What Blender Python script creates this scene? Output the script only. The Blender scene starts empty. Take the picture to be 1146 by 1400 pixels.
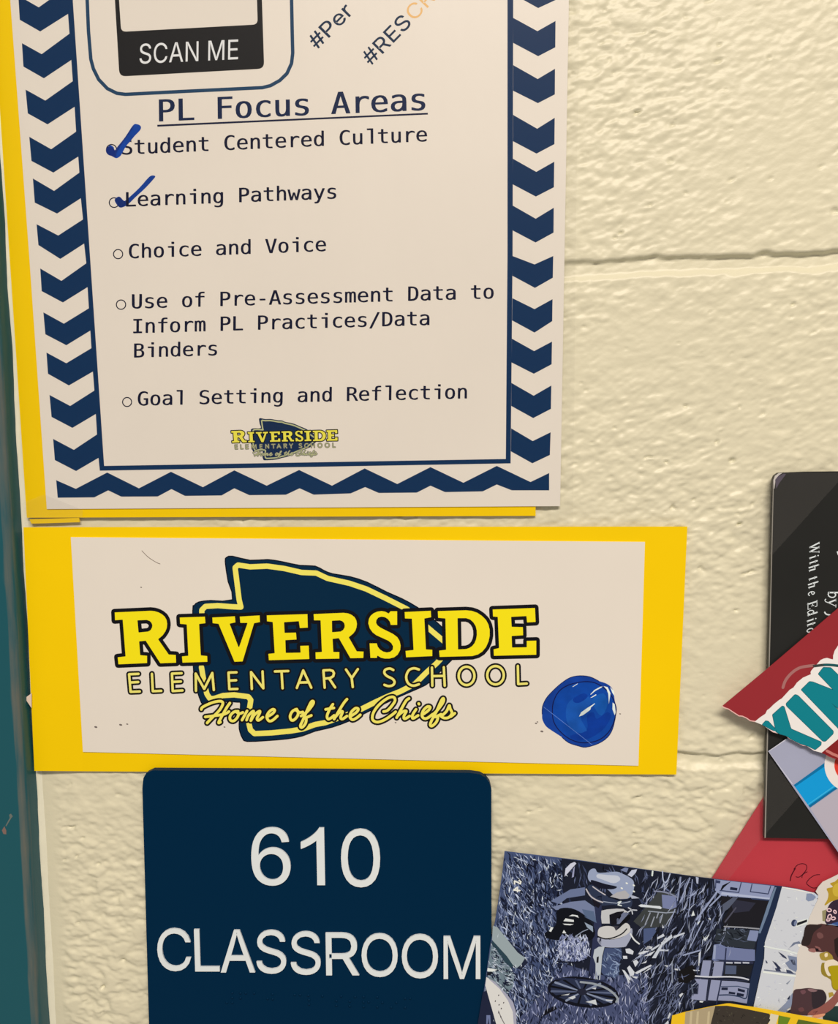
import bpy, bmesh, math, random
import numpy as np
from mathutils import Vector, Matrix
from mathutils.geometry import delaunay_2d_cdt

sc = bpy.context.scene
COL = sc.collection

# ------------------------------------------------------------------ camera
F_PX = 1150.0
CAM_H = 1.50
DIST = 0.344
PITCH, YAW, ROLL = (math.radians(a) for a in (-5.098, 3.894, -0.824))
ROT = (Matrix.Rotation(YAW, 3, 'Z') @ Matrix.Rotation(math.pi / 2, 3, 'X')
       @ Matrix.Rotation(PITCH, 3, 'X') @ Matrix.Rotation(ROLL, 3, 'Z'))
CAM = Vector((0.0, -DIST, CAM_H))
cd = bpy.data.cameras.new('camera')
cd.sensor_fit = 'VERTICAL'
cd.sensor_height = 36.0
cd.lens = 36.0 * F_PX / 1400.0
cd.clip_start = 0.01
cam = bpy.data.objects.new('camera', cd)
cam.matrix_world = Matrix.Translation(CAM) @ ROT.to_4x4()
COL.objects.link(cam)
sc.camera = cam

# ------------------------------------------------------------------ light
sc.view_settings.view_transform = 'Standard'
sc.view_settings.look = 'None'
sc.view_settings.gamma = 1.0
sc.view_settings.exposure = 0.0
world = bpy.data.worlds.new('corridor_ambient')
sc.world = world
world.use_nodes = True
world.node_tree.nodes['Background'].inputs[0].default_value = (1.0, 0.875, 0.765, 1)
world.node_tree.nodes['Background'].inputs[1].default_value = 0.34


def area(name, loc, aim, sx, sy, power, colour):
    l = bpy.data.lights.new(name, 'AREA')
    l.shape = 'RECTANGLE'
    l.size, l.size_y = sx, sy
    l.energy = power
    l.color = colour
    o = bpy.data.objects.new(name, l)
    o.location = loc
    o.rotation_euler = (Vector(aim) - Vector(loc)).to_track_quat('-Z', 'Y').to_euler()
    COL.objects.link(o)


# the corridor's ceiling troffer, a little to the right of the door
area('ceiling_light', (0.25, -1.5, 2.75), (0.25, -1.5, 0.0), 1.2, 0.4, 59.0, (1.0, 0.868, 0.745))

# ------------------------------------------------------------------ helpers
LT = (0.946, 0.82, 0.705)      # what the warm light leaves of a white card


def lin(c):
    c /= 255.0
    return c / 12.92 if c <= 0.04045 else ((c + 0.055) / 1.055) ** 2.4


def A(r, g, b):
    """Surface colour of something that reads (r, g, b) under the corridor's warm lamps."""
    return tuple(min(0.9, lin(v) / t * 0.93) for v, t in zip((r, g, b), LT))


def principled(name, colour, rough=0.5, spec=0.5, bump=None, noise=None, metallic=0.0, coat=0.0):
    m = bpy.data.materials.new(name)
    m.use_nodes = True
    nt = m.node_tree
    p = nt.nodes['Principled BSDF']
    p.inputs['Roughness'].default_value = rough
    p.inputs['Specular IOR Level'].default_value = spec
    p.inputs['Metallic'].default_value = metallic
    p.inputs['Coat Weight'].default_value = coat
    p.inputs['Coat Roughness'].default_value = 0.12
    tc = nt.nodes.new('ShaderNodeTexCoord')
    if colour is None:
        at = nt.nodes.new('ShaderNodeAttribute')
        at.attribute_name = 'Col'
        src = at.outputs['Color']
    else:
        rgb = nt.nodes.new('ShaderNodeRGB')
        rgb.outputs[0].default_value = (*colour, 1)
        src = rgb.outputs[0]
    if noise:
        sc_, amt = noise
        n = nt.nodes.new('ShaderNodeTexNoise')
        n.inputs['Scale'].default_value = sc_
        n.inputs['Detail'].default_value = 6
        nt.links.new(tc.outputs['Object'], n.inputs['Vector'])
        mr = nt.nodes.new('ShaderNodeMapRange')
        mr.inputs['From Min'].default_value = 0.3
        mr.inputs['From Max'].default_value = 0.7
        mr.inputs['To Min'].default_value = 1 - amt
        mr.inputs['To Max'].default_value = 1 + amt
        nt.links.new(n.outputs['Fac'], mr.inputs['Value'])
        mx = nt.nodes.new('ShaderNodeMix')
        mx.data_type = 'RGBA'
        mx.blend_type = 'MULTIPLY'
        mx.inputs['Factor'].default_value = 1
        nt.links.new(src, mx.inputs['A'])
        cmb = nt.nodes.new('ShaderNodeCombineColor')
        for k in range(3):
            nt.links.new(mr.outputs[0], cmb.inputs[k])
        nt.links.new(cmb.outputs[0], mx.inputs['B'])
        src = mx.outputs['Result']
    nt.links.new(src, p.inputs['Base Color'])
    if bump:
        sc_, dist, stretch = bump
        mp = nt.nodes.new('ShaderNodeMapping')
        mp.inputs['Scale'].default_value = stretch
        nt.links.new(tc.outputs['Object'], mp.inputs['Vector'])
        n = nt.nodes.new('ShaderNodeTexNoise')
        n.inputs['Scale'].default_value = sc_
        n.inputs['Detail'].default_value = 5
        nt.links.new(mp.outputs[0], n.inputs['Vector'])
        b = nt.nodes.new('ShaderNodeBump')
        b.inputs['Strength'].default_value = 1
        b.inputs['Distance'].default_value = dist
        nt.links.new(n.outputs['Fac'], b.inputs['Height'])
        nt.links.new(b.outputs[0], p.inputs['Normal'])
    return m


def clear_material(name, tint, haze, rough, bump, ior=1.35):
    m = bpy.data.materials.new(name)
    m.use_nodes = True
    nt = m.node_tree
    nt.nodes.clear()
    out = nt.nodes.new('ShaderNodeOutputMaterial')
    tr = nt.nodes.new('ShaderNodeBsdfTransparent')
    tr.inputs[0].default_value = (*tint, 1)
    df = nt.nodes.new('ShaderNodeBsdfDiffuse')
    df.inputs[0].default_value = (0.75, 0.74, 0.72, 1)
    gl = nt.nodes.new('ShaderNodeBsdfGlossy')
    gl.inputs['Roughness'].default_value = rough
    fr = nt.nodes.new('ShaderNodeFresnel')
    fr.inputs[0].default_value = ior
    m1 = nt.nodes.new('ShaderNodeMixShader')
    m1.inputs[0].default_value = haze
    m2 = nt.nodes.new('ShaderNodeMixShader')
    tc = nt.nodes.new('ShaderNodeTexCoord')
    mp = nt.nodes.new('ShaderNodeMapping')
    mp.inputs['Scale'].default_value = bump[2]
    n = nt.nodes.new('ShaderNodeTexNoise')
    n.inputs['Scale'].default_value = bump[0]
    n.inputs['Detail'].default_value = 3
    b = nt.nodes.new('ShaderNodeBump')
    b.inputs['Distance'].default_value = bump[1]
    L = nt.links.new
    L(tc.outputs['Object'], mp.inputs[0])
    L(mp.outputs[0], n.inputs['Vector'])
    L(n.outputs['Fac'], b.inputs['Height'])
    L(b.outputs[0], gl.inputs['Normal'])
    L(tr.outputs[0], m1.inputs[1])
    L(df.outputs[0], m1.inputs[2])
    ge = nt.nodes.new('ShaderNodeNewGeometry')
    iv = nt.nodes.new('ShaderNodeMath')          # the film's inner side does not mirror
    iv.operation = 'SUBTRACT'
    iv.inputs[0].default_value = 1.0
    L(ge.outputs['Backfacing'], iv.inputs[1])
    mu = nt.nodes.new('ShaderNodeMath')
    mu.operation = 'MULTIPLY'
    L(fr.outputs[0], mu.inputs[0])
    L(iv.outputs[0], mu.inputs[1])
    L(mu.outputs[0], m2.inputs[0])
    L(m1.outputs[0], m2.inputs[1])
    L(gl.outputs[0], m2.inputs[2])
    L(m2.outputs[0], out.inputs[0])
    return m


def P(px, py, d=0.0):
    """The point d millimetres in front of the wall seen at photo pixel (px, py)."""
    v = ROT @ Vector(((px - 573.0) / F_PX, -(py - 700.0) / F_PX, -1.0))
    return CAM + v * ((DIST - d / 1000.0) / v.y)


def dfun(d):
    return d if callable(d) else (lambda x, y, _d=d: _d)


def mesh_obj(name, verts, faces, mat, parent=None, cols=None, smooth=False):
    verts = [Vector(v) for v in verts]
    if parent is None:
        org = sum(verts, Vector()) / len(verts)
    else:
        org = Vector((0, 0, 0))
        q = parent
        while q is not None:
            org += q.location
            q = q.parent
    me = bpy.data.meshes.new(name)
    me.from_pydata([v - org for v in verts], [], faces)
    me.materials.append(mat)
    if cols is not None:
        at = me.color_attributes.new('Col', 'FLOAT_COLOR', 'CORNER')
        buf = []
        for poly in me.polygons:
            c = cols[poly.index]
            buf.extend((*c, 1.0) * poly.loop_total)
        at.data.foreach_set('color', buf)
    if smooth:
        me.polygons.foreach_set('use_smooth', [True] * len(me.polygons))
    me.update()
    o = bpy.data.objects.new(name, me)
    COL.objects.link(o)
    if parent is None:
        o.location = org
    else:
        o.parent = parent
    return o


def tag(o, label=None, cat=None, group=None, kind=None):
    if label: o['label'] = label
    if cat: o['category'] = cat
    if group: o['group'] = group
    if kind: o['kind'] = kind
    return o


def thing(name, label, cat, px, py, group=None):
    o = bpy.data.objects.new(name, None)
    o.empty_display_size = 0.02
    o.location = P(px, py, 0)
    COL.objects.link(o)
    return tag(o, label, cat, group)


def ccw(c):
    a = sum(c[i - 1][0] * c[i][1] - c[i][0] * c[i - 1][1] for i in range(len(c)))
    return c if a > 0 else c[::-1]


def tess(contours, mode='evenodd'):
    vs, fs, sg = [], [], []
    for c in contours:
        q = ccw(c)
        sg.append(1 if q is c else -1)
        c = q
        fs.append(list(range(len(vs), len(vs) + len(c))))
        vs += [Vector((p[0], p[1])) for p in c]
    v, e, f, ov, oe, of = delaunay_2d_cdt(vs, [], fs, 1, 1e-5)
    if mode == 'union':
        ok = lambda o: len(o) >= 1
    elif mode == 'wind':
        ok = lambda o: sum(sg[i] for i in o) != 0
    else:
        ok = lambda o: len(o) % 2 == 1
    keep = [q for q, o in zip(f, of) if ok(o)]
    return [(p.x, p.y) for p in v], keep


def face_front(vs3, f):
    a, b, c = (vs3[i] for i in f[:3])
    n = (b - a).cross(c - a)
    return f if n.y < 0 else f[::-1]


def sheet(name, poly, d, thick, mat, parent=None):
    """A sheet of card: a traced outline at its own distance, with real thickness."""
    d = dfun(d)
    v2, fs = tess([poly])
    front = [P(x, y, d(x, y)) for x, y in v2]
    n = len(front)
    back = [p + Vector((0, thick / 1000.0, 0)) for p in front]
    faces = [face_front(front, f) for f in fs]
    faces += [[i + n for i in f[::-1]] for f in faces]
    cnt = {}
    for f in faces[:len(fs)]:
        for i in range(len(f)):
            cnt[(f[i - 1], f[i])] = 1
    for (a, b) in list(cnt):
        if (b, a) not in cnt:
            faces.append([b, a, a + n, b + n])
    return mesh_obj(name, front + back, faces, mat, parent)


def smooth_path(pts, closed=False, k=5):
    out = []
    n = len(pts)
    for i in range(n if closed else n - 1):
        p0 = pts[i - 1] if (closed or i > 0) else pts[i]
        p1, p2 = pts[i], pts[(i + 1) % n]
        p3 = pts[(i + 2) % n] if (closed or i + 2 < n) else p2
        for j in range(k):
            t = j / k
            out.append(tuple(0.5 * (2 * b + (c - a) * t + (2 * a - 5 * b + 4 * c - q) * t * t + (3 * b - a - 3 * c + q) * t ** 3)
                             for a, b, c, q in zip(p0, p1, p2, p3)))
    if not closed:
        out.append(tuple(pts[-1]))
    return out


def stroke(pts, w, closed=False, seg=10, w_end=None):
    """Contours (to be united) of a pen stroke of width w along pts."""
    out = []
    n = len(pts)
    ww = lambda i: w / 2 if w_end is None else (w + (w_end - w) * i / max(1, n - 1)) / 2
    for i in range(n if closed else n - 1):
        a, b = pts[i], pts[(i + 1) % n]
        dx, dy = b[0] - a[0], b[1] - a[1]
        l = math.hypot(dx, dy)
        if l < 1e-6: continue
        nx, ny = -dy / l, dx / l
        r1, r2 = ww(i), ww(i + 1)
        out.append([(a[0] + nx * r1, a[1] + ny * r1), (b[0] + nx * r2, b[1] + ny * r2),
                    (b[0] - nx * r2, b[1] - ny * r2), (a[0] - nx * r1, a[1] - ny * r1)])
    for i, p in enumerate(pts):
        r = ww(i)
        out.append([(p[0] + r * math.cos(2 * math.pi * k / seg + 0.31 * i), p[1] + r * math.sin(2 * math.pi * k / seg + 0.31 * i)) for k in range(seg)])
    return out


def ellipse(cx, cy, rx, ry, rot=0, n=28):
    c, s = math.cos(rot), math.sin(rot)
    return [(cx + rx * math.cos(t) * c - ry * math.sin(t) * s, cy + rx * math.cos(t) * s + ry * math.sin(t) * c)
            for t in (2 * math.pi * k / n for k in range(n))]


STEP = 0.010       # millimetres between layers of print


class Print:
    """Ink on a sheet: flat coloured shapes that follow the sheet's surface."""
    def __init__(self, d, base=1):
        self.d, self.base = dfun(d), base
        self.v, self.f, self.c = [], [], []

    def raw(self, v2, fs, col, layer):
        n = len(self.v)
        e = (self.base + layer) * STEP
        v3 = [P(x, y, self.d(x, y) + e) for x, y in v2]
        self.v += v3
        for f in fs:
            self.f.append([i + n for i in face_front(v3, f)])
            self.c.append(col)

    def fill(self, contours, col, layer=0, union=False):
        if not isinstance(contours[0][0], (tuple, list)):
            contours = [contours]
        v2, fs = tess(contours, 'union' if union else 'evenodd')
        if fs: self.raw(v2, fs, col, layer)

    def line(self, pts, w, col, layer=0, closed=False, w_end=None):
        self.fill(stroke(pts, w, closed, w_end=w_end), col, layer, True)

    def build(self, name, parent, mat=None):
        return mesh_obj(name, self.v, self.f, mat or M['ink'], parent, self.c)


def zoom(x0, y0, s):
    return lambda pts: [(x0 + x * s, y0 + y * s) for x, y in pts]


def glyph(font, ch):
    g = font[ch]
    return g[0], [[tuple(float(q) for q in p.split(',')) for p in c.split()] for c in g[1:]]


_tess_cache = {}


def gtess(font, ch):
    k = (id(font), ch)
    if k not in _tess_cache:
        a, cs = glyph(font, ch)
        _tess_cache[k] = (a, tess(cs, 'wind') if cs else ([], []))
    return _tess_cache[k]


def write(pr, font, text, start, adv, base_dir, cap, col, layer=0, lean=0.0, unit=None, cap_units=520.0):
    """Set text along a baseline. start = pixel of the baseline's left end, base_dir = (dx, dy) unit vector."""
    bx, by = base_dir
    ux, uy = by + lean * bx, -bx + lean * by      # up, for a y-down picture
    sy = cap / cap_units
    pen = 0.0
    for ch in text:
        if ch == ' ':
            pen += adv if adv else 250 * unit
            continue
        a, (v, fs) = gtess(font, ch)
        sx = (adv / 429.0) if adv else unit
        pr.raw([(start[0] + bx * (pen + x * sx) + ux * y * sy, start[1] + by * (pen + x * sx) + uy * y * sy) for x, y in v], fs, col, layer)
        pen += adv if adv else a * unit
    return pen

# outlines of the letters used, in thousandths of the letter size
MONO={'-': [429, '305,224 305,167 124,167 124,224'], '/': [429, '376,520 102,-66 36,-66 310,520'], 'A': [429, '140,192 289,192 214,458', '257,520 416,0 344,0 305,135 123,135 86,0 13,0 172,520'], 'B': [429, '128,58 212,58 264,63 299,79 319,108 325,150 318,194 298,224 262,242 212,248 128,248', '128,305 210,305 254,310 284,325 301,350 307,388 301,422 284,445 255,458 210,462 128,462', '212,520 282,511 335,485 367,444 378,388 372,345 355,313 326,290 287,278 332,263 367,235 389,194 396,143 384,81 350,36 292,9 212,0 58,0 58,520'], 'C': [429, '319,-3 259,-10 212,-6 170,8 134,30 104,61 79,100 62,146 52,199 48,259 52,320 62,373 80,419 104,458 134,489 170,511 212,525 259,529 319,522 374,501 374,429 318,461 259,472 199,459 156,419 130,353 122,259 130,166 156,100 199,60 259,47 319,58 374,91 374,18'], 'D': [429, '227,69 276,101 291,128 302,163 309,207 311,259 309,313 302,357 291,392 276,418 227,451 152,462 118,462 118,58 152,58', '209,516 257,504 297,484 329,456 353,420 371,376 382,322 385,259 382,197 371,144 353,99 329,63 297,36 257,16 209,4 153,0 48,0 48,520 153,520'], 'F': [429, '387,520 387,461 152,461 152,307 365,307 365,248 152,248 152,0 81,0 81,520'], 'G': [429, '321,3 244,-10 198,-6 157,8 121,30 91,61 66,100 49,146 39,199 36,259 39,320 49,373 67,419 91,458 122,489 158,511 199,525 246,529 309,520 367,492 367,420 309,459 246,472 186,459 143,419 118,353 109,259 117,165 142,99 184,60 244,47 285,52 317,69 317,209 242,209 242,267 384,267 384,43'], 'I': [429, '359,520 359,461 250,461 250,59 359,59 359,0 70,0 70,59 179,59 179,461 70,461 70,520'], 'L': [429, '146,520 146,59 397,59 397,0 75,0 75,520'], 'P': [429, '139,267 220,267 264,273 296,292 317,323 324,365 317,406 297,436 264,456 220,462 139,462', '220,520 297,510 352,480 386,432 397,365 386,297 353,248 297,219 220,209 139,209 139,0 69,0 69,520'], 'R': [429, '311,219 332,190 359,142 429,0 354,0 292,131 266,177 244,204 219,216 188,220 120,220 120,0 50,0 50,520 195,520 270,510 326,481 360,434 372,369 365,323 343,285 310,259 265,245', '120,278 197,278 241,283 273,300 291,329 297,369 291,409 271,438 239,456 195,462 120,462'], 'S': [429, '352,431 288,462 223,472 179,466 144,449 123,422 116,386 120,356 135,334 162,317 242,295 306,273 349,242 374,198 382,142 371,77 336,29 280,0 203,-10 129,-2 55,21 55,96 131,59 203,47 250,53 286,71 308,99 315,138 310,172 295,197 267,215 224,229 186,237 124,258 81,287 57,326 48,376 60,438 95,487 150,519 220,529 283,522 352,502'], 'U': [429, '51,520 122,520 131,88 163,57 214,47 266,57 298,88 307,520 378,520 378,200 375,131 368,86 334,31 281,0 214,-10 148,0 95,31 61,87 54,132 51,200'], 'V': [429, '337,520 409,520 257,0 172,0 20,520 93,520 214,59'], 'a': [429, '174,191 139,176 117,152 110,118 116,86 132,63 157,48 190,44 238,53 274,80 296,124 304,196', '369,0 304,0 304,58 281,28 253,6 218,-6 177,-10 123,-2 82,24 55,63 46,114 57,171 90,212 144,238 218,246 304,246 298,297 281,324 250,340 206,345 140,336 75,308 75,372 143,393 206,399 251,396 289,385 320,367 344,342 363,299 369,222'], 'c': [429, '316,-3 260,-10 180,3 119,44 81,109 68,195 81,280 119,345 180,386 260,399 315,392 369,369 369,302 318,335 260,345 207,335 168,306 144,259 135,195 144,131 168,83 207,54 260,44 320,54 369,86 369,20'], 'd': [429, '299,542 363,542 363,0 299,0 299,49 256,5 195,-10 131,4 83,45 53,110 43,196 53,281 84,345 132,386 195,399 257,384 299,340', '116,129 134,82 163,54 204,44 245,54 275,83 293,130 299,195 293,260 275,307 245,336 204,345 163,336 134,307 116,260 110,195'], 'e': [429, '387,180 110,180 118,121 143,79 183,53 237,44 301,54 372,84 372,20 302,-3 236,-10 155,4 94,44 56,109 43,195 55,279 93,344 151,385 227,399 293,387 344,349 376,289 387,211', '316,279 296,316 266,338 224,345 182,337 148,314 124,278 112,229 323,230'], 'f': [429, '370,489 297,489 268,485 249,474 239,455 236,390 370,390 370,340 236,340 236,0 172,0 172,340 68,340 68,390 172,390 172,417 179,473 201,511 239,534 293,542 370,542'], 'g': [429, '293,262 275,308 246,336 207,345 165,336 135,308 117,262 110,198 117,135 135,88 166,60 208,50 247,60 275,88 293,135 299,198', '352,-52 321,-108 270,-142 200,-153 144,-148 86,-134 86,-71 148,-94 200,-102 244,-95 275,-74 293,-37 299,62 281,33 257,13 228,1 193,-3 131,11 84,52 53,116 43,198 53,281 84,345 131,386 193,399 256,384 299,338 299,389 363,389 363,25'], 'h': [429, '366,0 302,0 302,242 297,287 283,319 259,337 225,344 186,336 156,312 138,273 132,220 132,0 68,0 68,542 132,542 132,331 152,361 178,382 210,395 248,399 300,390 337,360 359,311 366,242'], 'i': [429, '253,390 253,50 380,50 380,0 62,0 62,50 189,50 189,340 89,340 89,390', '253,542 253,461 189,461 189,542'], 'l': [429, '226,103 238,76 258,60 285,54 360,54 360,0 279,0 228,9 190,37 166,81 158,141 158,495 56,495 56,546 222,546 222,141'], 'm': [429, '265,387 310,399 350,390 376,363 390,311 395,226 395,0 337,0 337,223 334,290 327,326 314,341 294,346 270,340 256,324 248,288 245,223 245,0 187,0 187,223 184,291 177,326 163,341 141,346 120,340 106,324 99,288 96,223 96,0 38,0 38,390 96,390 96,357 125,388 164,399 208,387 235,350'], 'n': [429, '366,0 302,0 302,242 297,287 283,319 259,337 225,344 186,336 156,312 138,273 132,220 132,0 68,0 68,390 132,390 132,331 152,361 178,382 210,395 248,399 300,390 337,360 359,311 366,242'], 'o': [429, '172,336 141,307 122,260 116,195 122,129 141,82 172,54 214,44 258,54 289,82 307,129 314,195 307,260 289,307 258,336 214,345', '286,386 339,347 371,282 382,195 371,107 339,42 286,3 214,-10 143,3 91,42 58,107 48,195 58,282 91,347 143,386 214,399'], 'r': [429, '360,333 314,340 261,331 222,303 198,257 190,194 190,0 126,0 126,390 190,390 190,314 211,350 240,377 276,394 319,399 363,393 402,375 402,310'], 's': [429, '339,314 283,338 227,346 189,342 162,332 146,314 140,289 144,266 156,250 184,237 262,220 304,206 334,183 352,152 359,113 348,61 318,22 268,-2 203,-10 143,-4 74,14 74,80 143,53 205,44 242,48 271,61 288,81 294,109 289,130 273,147 246,160 134,191 101,213 82,243 76,282 85,332 114,369 160,392 222,399 282,394 339,376'], 't': [429, '214,390 359,390 359,340 214,340 214,128 218,92 230,68 253,55 287,51 359,51 359,0 281,0 220,7 179,29 157,68 150,128 150,340 46,340 46,390 150,390 150,501 214,501'], 'u': [429, '68,389 132,389 132,148 137,102 151,70 174,52 208,46 248,54 278,77 296,116 302,169 302,389 366,389 366,0 302,0 302,58 281,29 255,7 223,-6 186,-10 134,0 97,29 75,78 68,148'], 'w': [429, '63,390 131,75 187,276 242,276 298,75 366,390 429,390 338,0 277,0 214,214 153,0 91,0 0,390'], 'y': [429, '229,-56 212,-94 172,-135 116,-148 64,-148 64,-95 102,-95 127,-91 146,-78 164,-49 187,6 36,390 104,390 220,85 334,390 401,390']}
SANS={'#': [440, '326,509 377,509 294,0 242,0', '19,192 400,192 391,140 10,140', '147,509 198,509 115,0 64,0', '49,368 429,368 421,316 40,316'], '0': [453, '174,1 130,24 95,62 69,113 53,178 48,254 53,330 69,395 95,447 130,484 174,508 227,516 279,508 323,484 358,447 384,395 400,330 405,254 400,178 384,113 359,62 323,24 279,1 227,-7', '261,56 290,74 313,103 330,144 340,194 344,254 340,314 330,365 313,405 290,435 261,453 227,460 192,453 163,435 140,405 123,365 113,314 109,254 113,194 123,144 140,103 163,74 192,56 227,50'], '1': [453, '76,55 391,55 391,0 76,0', '276,0 212,0 212,448 209,448 86,358 86,427 198,509 276,509'], '2': [453, '64,47 234,229 282,282 311,327 320,371 317,397 308,419 273,449 224,460 196,457 172,447 139,413 127,362 66,362 71,405 86,442 111,473 143,496 182,511 225,516 268,511 306,497 337,474 361,445 376,411 381,372 371,318 357,290 336,259 267,180 153,60 153,57 389,57 389,0 64,0'], '4': [453, '40,158 247,509 311,509 109,166 109,163 413,163 413,105 40,105', '282,318 343,318 343,0 282,0'], '6': [453, '182,-1 142,15 109,40 84,74 69,115 64,162 68,199 80,239 102,285 137,340 252,509 322,509 151,261 145,261 165,288 196,307 235,314 278,309 316,295 346,271 370,240 384,201 389,157 384,112 368,73 343,39 310,14 271,-2 226,-7', '254,52 279,63 314,101 324,128 327,157 324,187 314,213 279,251 254,262 226,265 198,262 174,252 138,214 128,188 125,158 128,128 138,102 153,79 174,63 198,52 226,48'], 'A': [480, '201,509 276,509 463,0 395,0 287,302 264,372 232,478 245,478 191,302 85,0 16,0', '110,199 370,199 370,142 110,142'], 'C': [510, '205,1 150,25 104,63 70,115 48,179 40,254 48,329 70,393 104,445 150,484 205,508 267,516 340,504 402,471 448,418 473,348 408,348 389,395 357,428 315,449 267,456 223,450 184,432 150,403 125,364 109,314 103,254 109,194 125,145 151,105 184,76 223,59 267,53 315,60 357,81 389,114 408,160 473,160 448,91 402,38 341,5 267,-7'], 'E': [419, '60,509 372,509 372,452 125,452 125,286 355,286 355,229 125,229 125,57 375,57 375,0 60,0'], 'L': [393, '60,509 125,509 125,57 361,57 361,0 60,0'], 'M': [628, '60,509 152,509 277,187 322,49 307,49 352,187 476,509 568,509 568,0 504,0 507,457 513,457 456,291 342,0 286,0 170,291 112,457 119,457 122,0 60,0'], 'N': [523, '60,509 136,509 388,107 414,55 405,54 399,509 463,509 463,0 387,0 202,290 108,452 119,454 125,291 125,0 60,0'], 'O': [533, '205,1 150,25 105,63 70,115 48,179 40,254 48,329 70,393 105,445 150,484 205,508 267,516 329,508 384,484 429,445 464,393 486,329 493,254 486,179 464,115 429,63 384,25 329,1 267,-7', '310,59 349,76 383,105 408,144 425,194 430,254 425,314 408,365 383,404 349,433 310,450 267,456 223,450 184,433 151,404 125,364 109,314 103,254 109,194 125,144 151,105 184,76 223,59 267,53'], 'P': [445, '60,509 235,509 289,503 332,487 366,462 390,430 404,391 409,348 404,304 390,265 366,233 332,207 289,191 235,186 109,186 109,242 233,242 269,246 297,256 318,272 333,294 344,348 333,402 318,423 297,439 268,449 232,452 125,452 125,0 60,0'], 'R': [449, '60,509 236,509 290,504 333,489 367,465 390,433 405,395 409,352 405,309 390,271 367,240 333,217 289,203 236,198 96,198 96,255 234,255 269,258 298,267 319,281 334,300 345,352 334,405 319,425 298,440 269,449 233,452 125,452 125,0 60,0', '230,229 303,229 428,0 353,0'], 'S': [447, '172,-4 128,9 91,31 64,60 46,96 38,137 104,137 110,110 123,88 166,59 224,49 286,60 311,74 329,92 341,114 346,139 342,161 332,179 296,205 245,222 184,239 128,260 86,289 60,326 52,372 58,413 75,448 102,476 138,498 180,511 227,516 275,511 316,498 351,476 377,449 394,415 401,378 337,378 326,412 302,437 267,453 225,459 167,448 129,418 118,398 115,376 119,352 131,334 169,308 212,293 312,264 359,238 395,198 405,171 408,139 403,99 386,64 360,34 323,11 278,-4 224,-9'], 'e': [404, '161,-2 117,16 82,46 56,85 40,132 34,187 39,242 55,290 81,329 115,359 157,378 205,384 266,374 319,341 341,315 357,282 368,242 371,169 75,169 75,221 338,221 310,202 307,237 298,269 283,294 263,314 237,326 205,330 173,326 146,313 125,294 109,270 96,211 96,178 100,139 110,106 128,80 151,61 179,50 212,46 254,53 285,73 306,105 365,91 353,63 335,39 283,4 249,-5 212,-8'], 'r': [259, '53,379 112,379 112,321 130,347 152,367 181,380 243,384 243,322 207,326 159,315 126,284 114,237 114,0 53,0']}
sans_cap = 509.0
# ------------------------------------------------------------------ materials
NAVY = A(12, 46, 80)
INKBLUE = A(24, 38, 68)
WHITE = A(229, 213, 193)
YEL = A(247, 197, 0)
BLACK = A(17, 17, 22)
M = {}
M['ink'] = principled('printed_ink', None, 0.45, 0.1)
M['wall'] = principled('cream_block_paint', A(221, 206, 171), 0.4, 0.4, bump=(700, 0.00006, (1, 1, 1.3)), noise=(9, 0.02))
M['frame'] = None
M['yellow'] = principled('yellow_card', YEL, 0.5, 0.12, bump=(1500, 0.00002, (1, 1, 1)), noise=(14, 0.03))
M['paper'] = principled('white_paper', WHITE, 0.42, 0.4, bump=(60, 0.0002, (1, 1, 0.2)), noise=(18, 0.015))
M['navy_plastic'] = principled('navy_sign_plastic', A(0, 37, 62), 0.4, 0.05, bump=(2600, 0.00002, (1, 1, 1)))
M['letter_plastic'] = principled('white_letter_plastic', A(226, 224, 216), 0.4, 0.4)
M['pad'] = principled('grey_mounting_pad', (0.25, 0.25, 0.25), 0.8)
M['black_cover'] = principled('black_gloss_cover', A(36, 35, 32), 0.32, 0.2, noise=(25, 0.1))
M['red_card'] = principled('red_construction_card', A(186, 54, 62), 0.7, 0.25, bump=(2500, 0.00003, (1, 1, 1)), noise=(40, 0.04))
M['red_gloss'] = principled('red_magazine_paper', A(150, 36, 42), 0.3, 0.45, noise=(30, 0.05))
M['lavender'] = principled('lavender_grey_paper', A(166, 164, 180), 0.35, 0.45, noise=(30, 0.05))
M['page'] = principled('indigo_page_paper', A(62, 76, 112), 0.35, 0.45, noise=(200, 0.25))
M['cream_page'] = principled('cream_magazine_paper', A(222, 208, 192), 0.35, 0.45, noise=(30, 0.03))
M['yellow_page'] = principled('yellow_magazine_paper', A(243, 192, 22), 0.35, 0.45)
M['marker'] = principled('blue_marker_ink', None, 0.3, 0.15, noise=(160, 0.18))
M['film'] = clear_material('laminate_film', (0.985, 0.985, 0.985), 0.0, 0.16, (45, 0.0006, (1.0, 1.0, 0.12)), 1.22)
M['tape'] = clear_material('clear_tape', (0.99, 0.99, 0.99), 0.012, 0.22, (120, 0.0005, (1, 1, 1)), 1.2)
M['tab'] = principled('peeling_paper', A(225, 195, 170), 0.6)
M['caulk'] = principled('painted_caulk', A(232, 219, 188), 0.45, 0.4, bump=(500, 0.0002, (1, 1, 0.3)))


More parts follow.
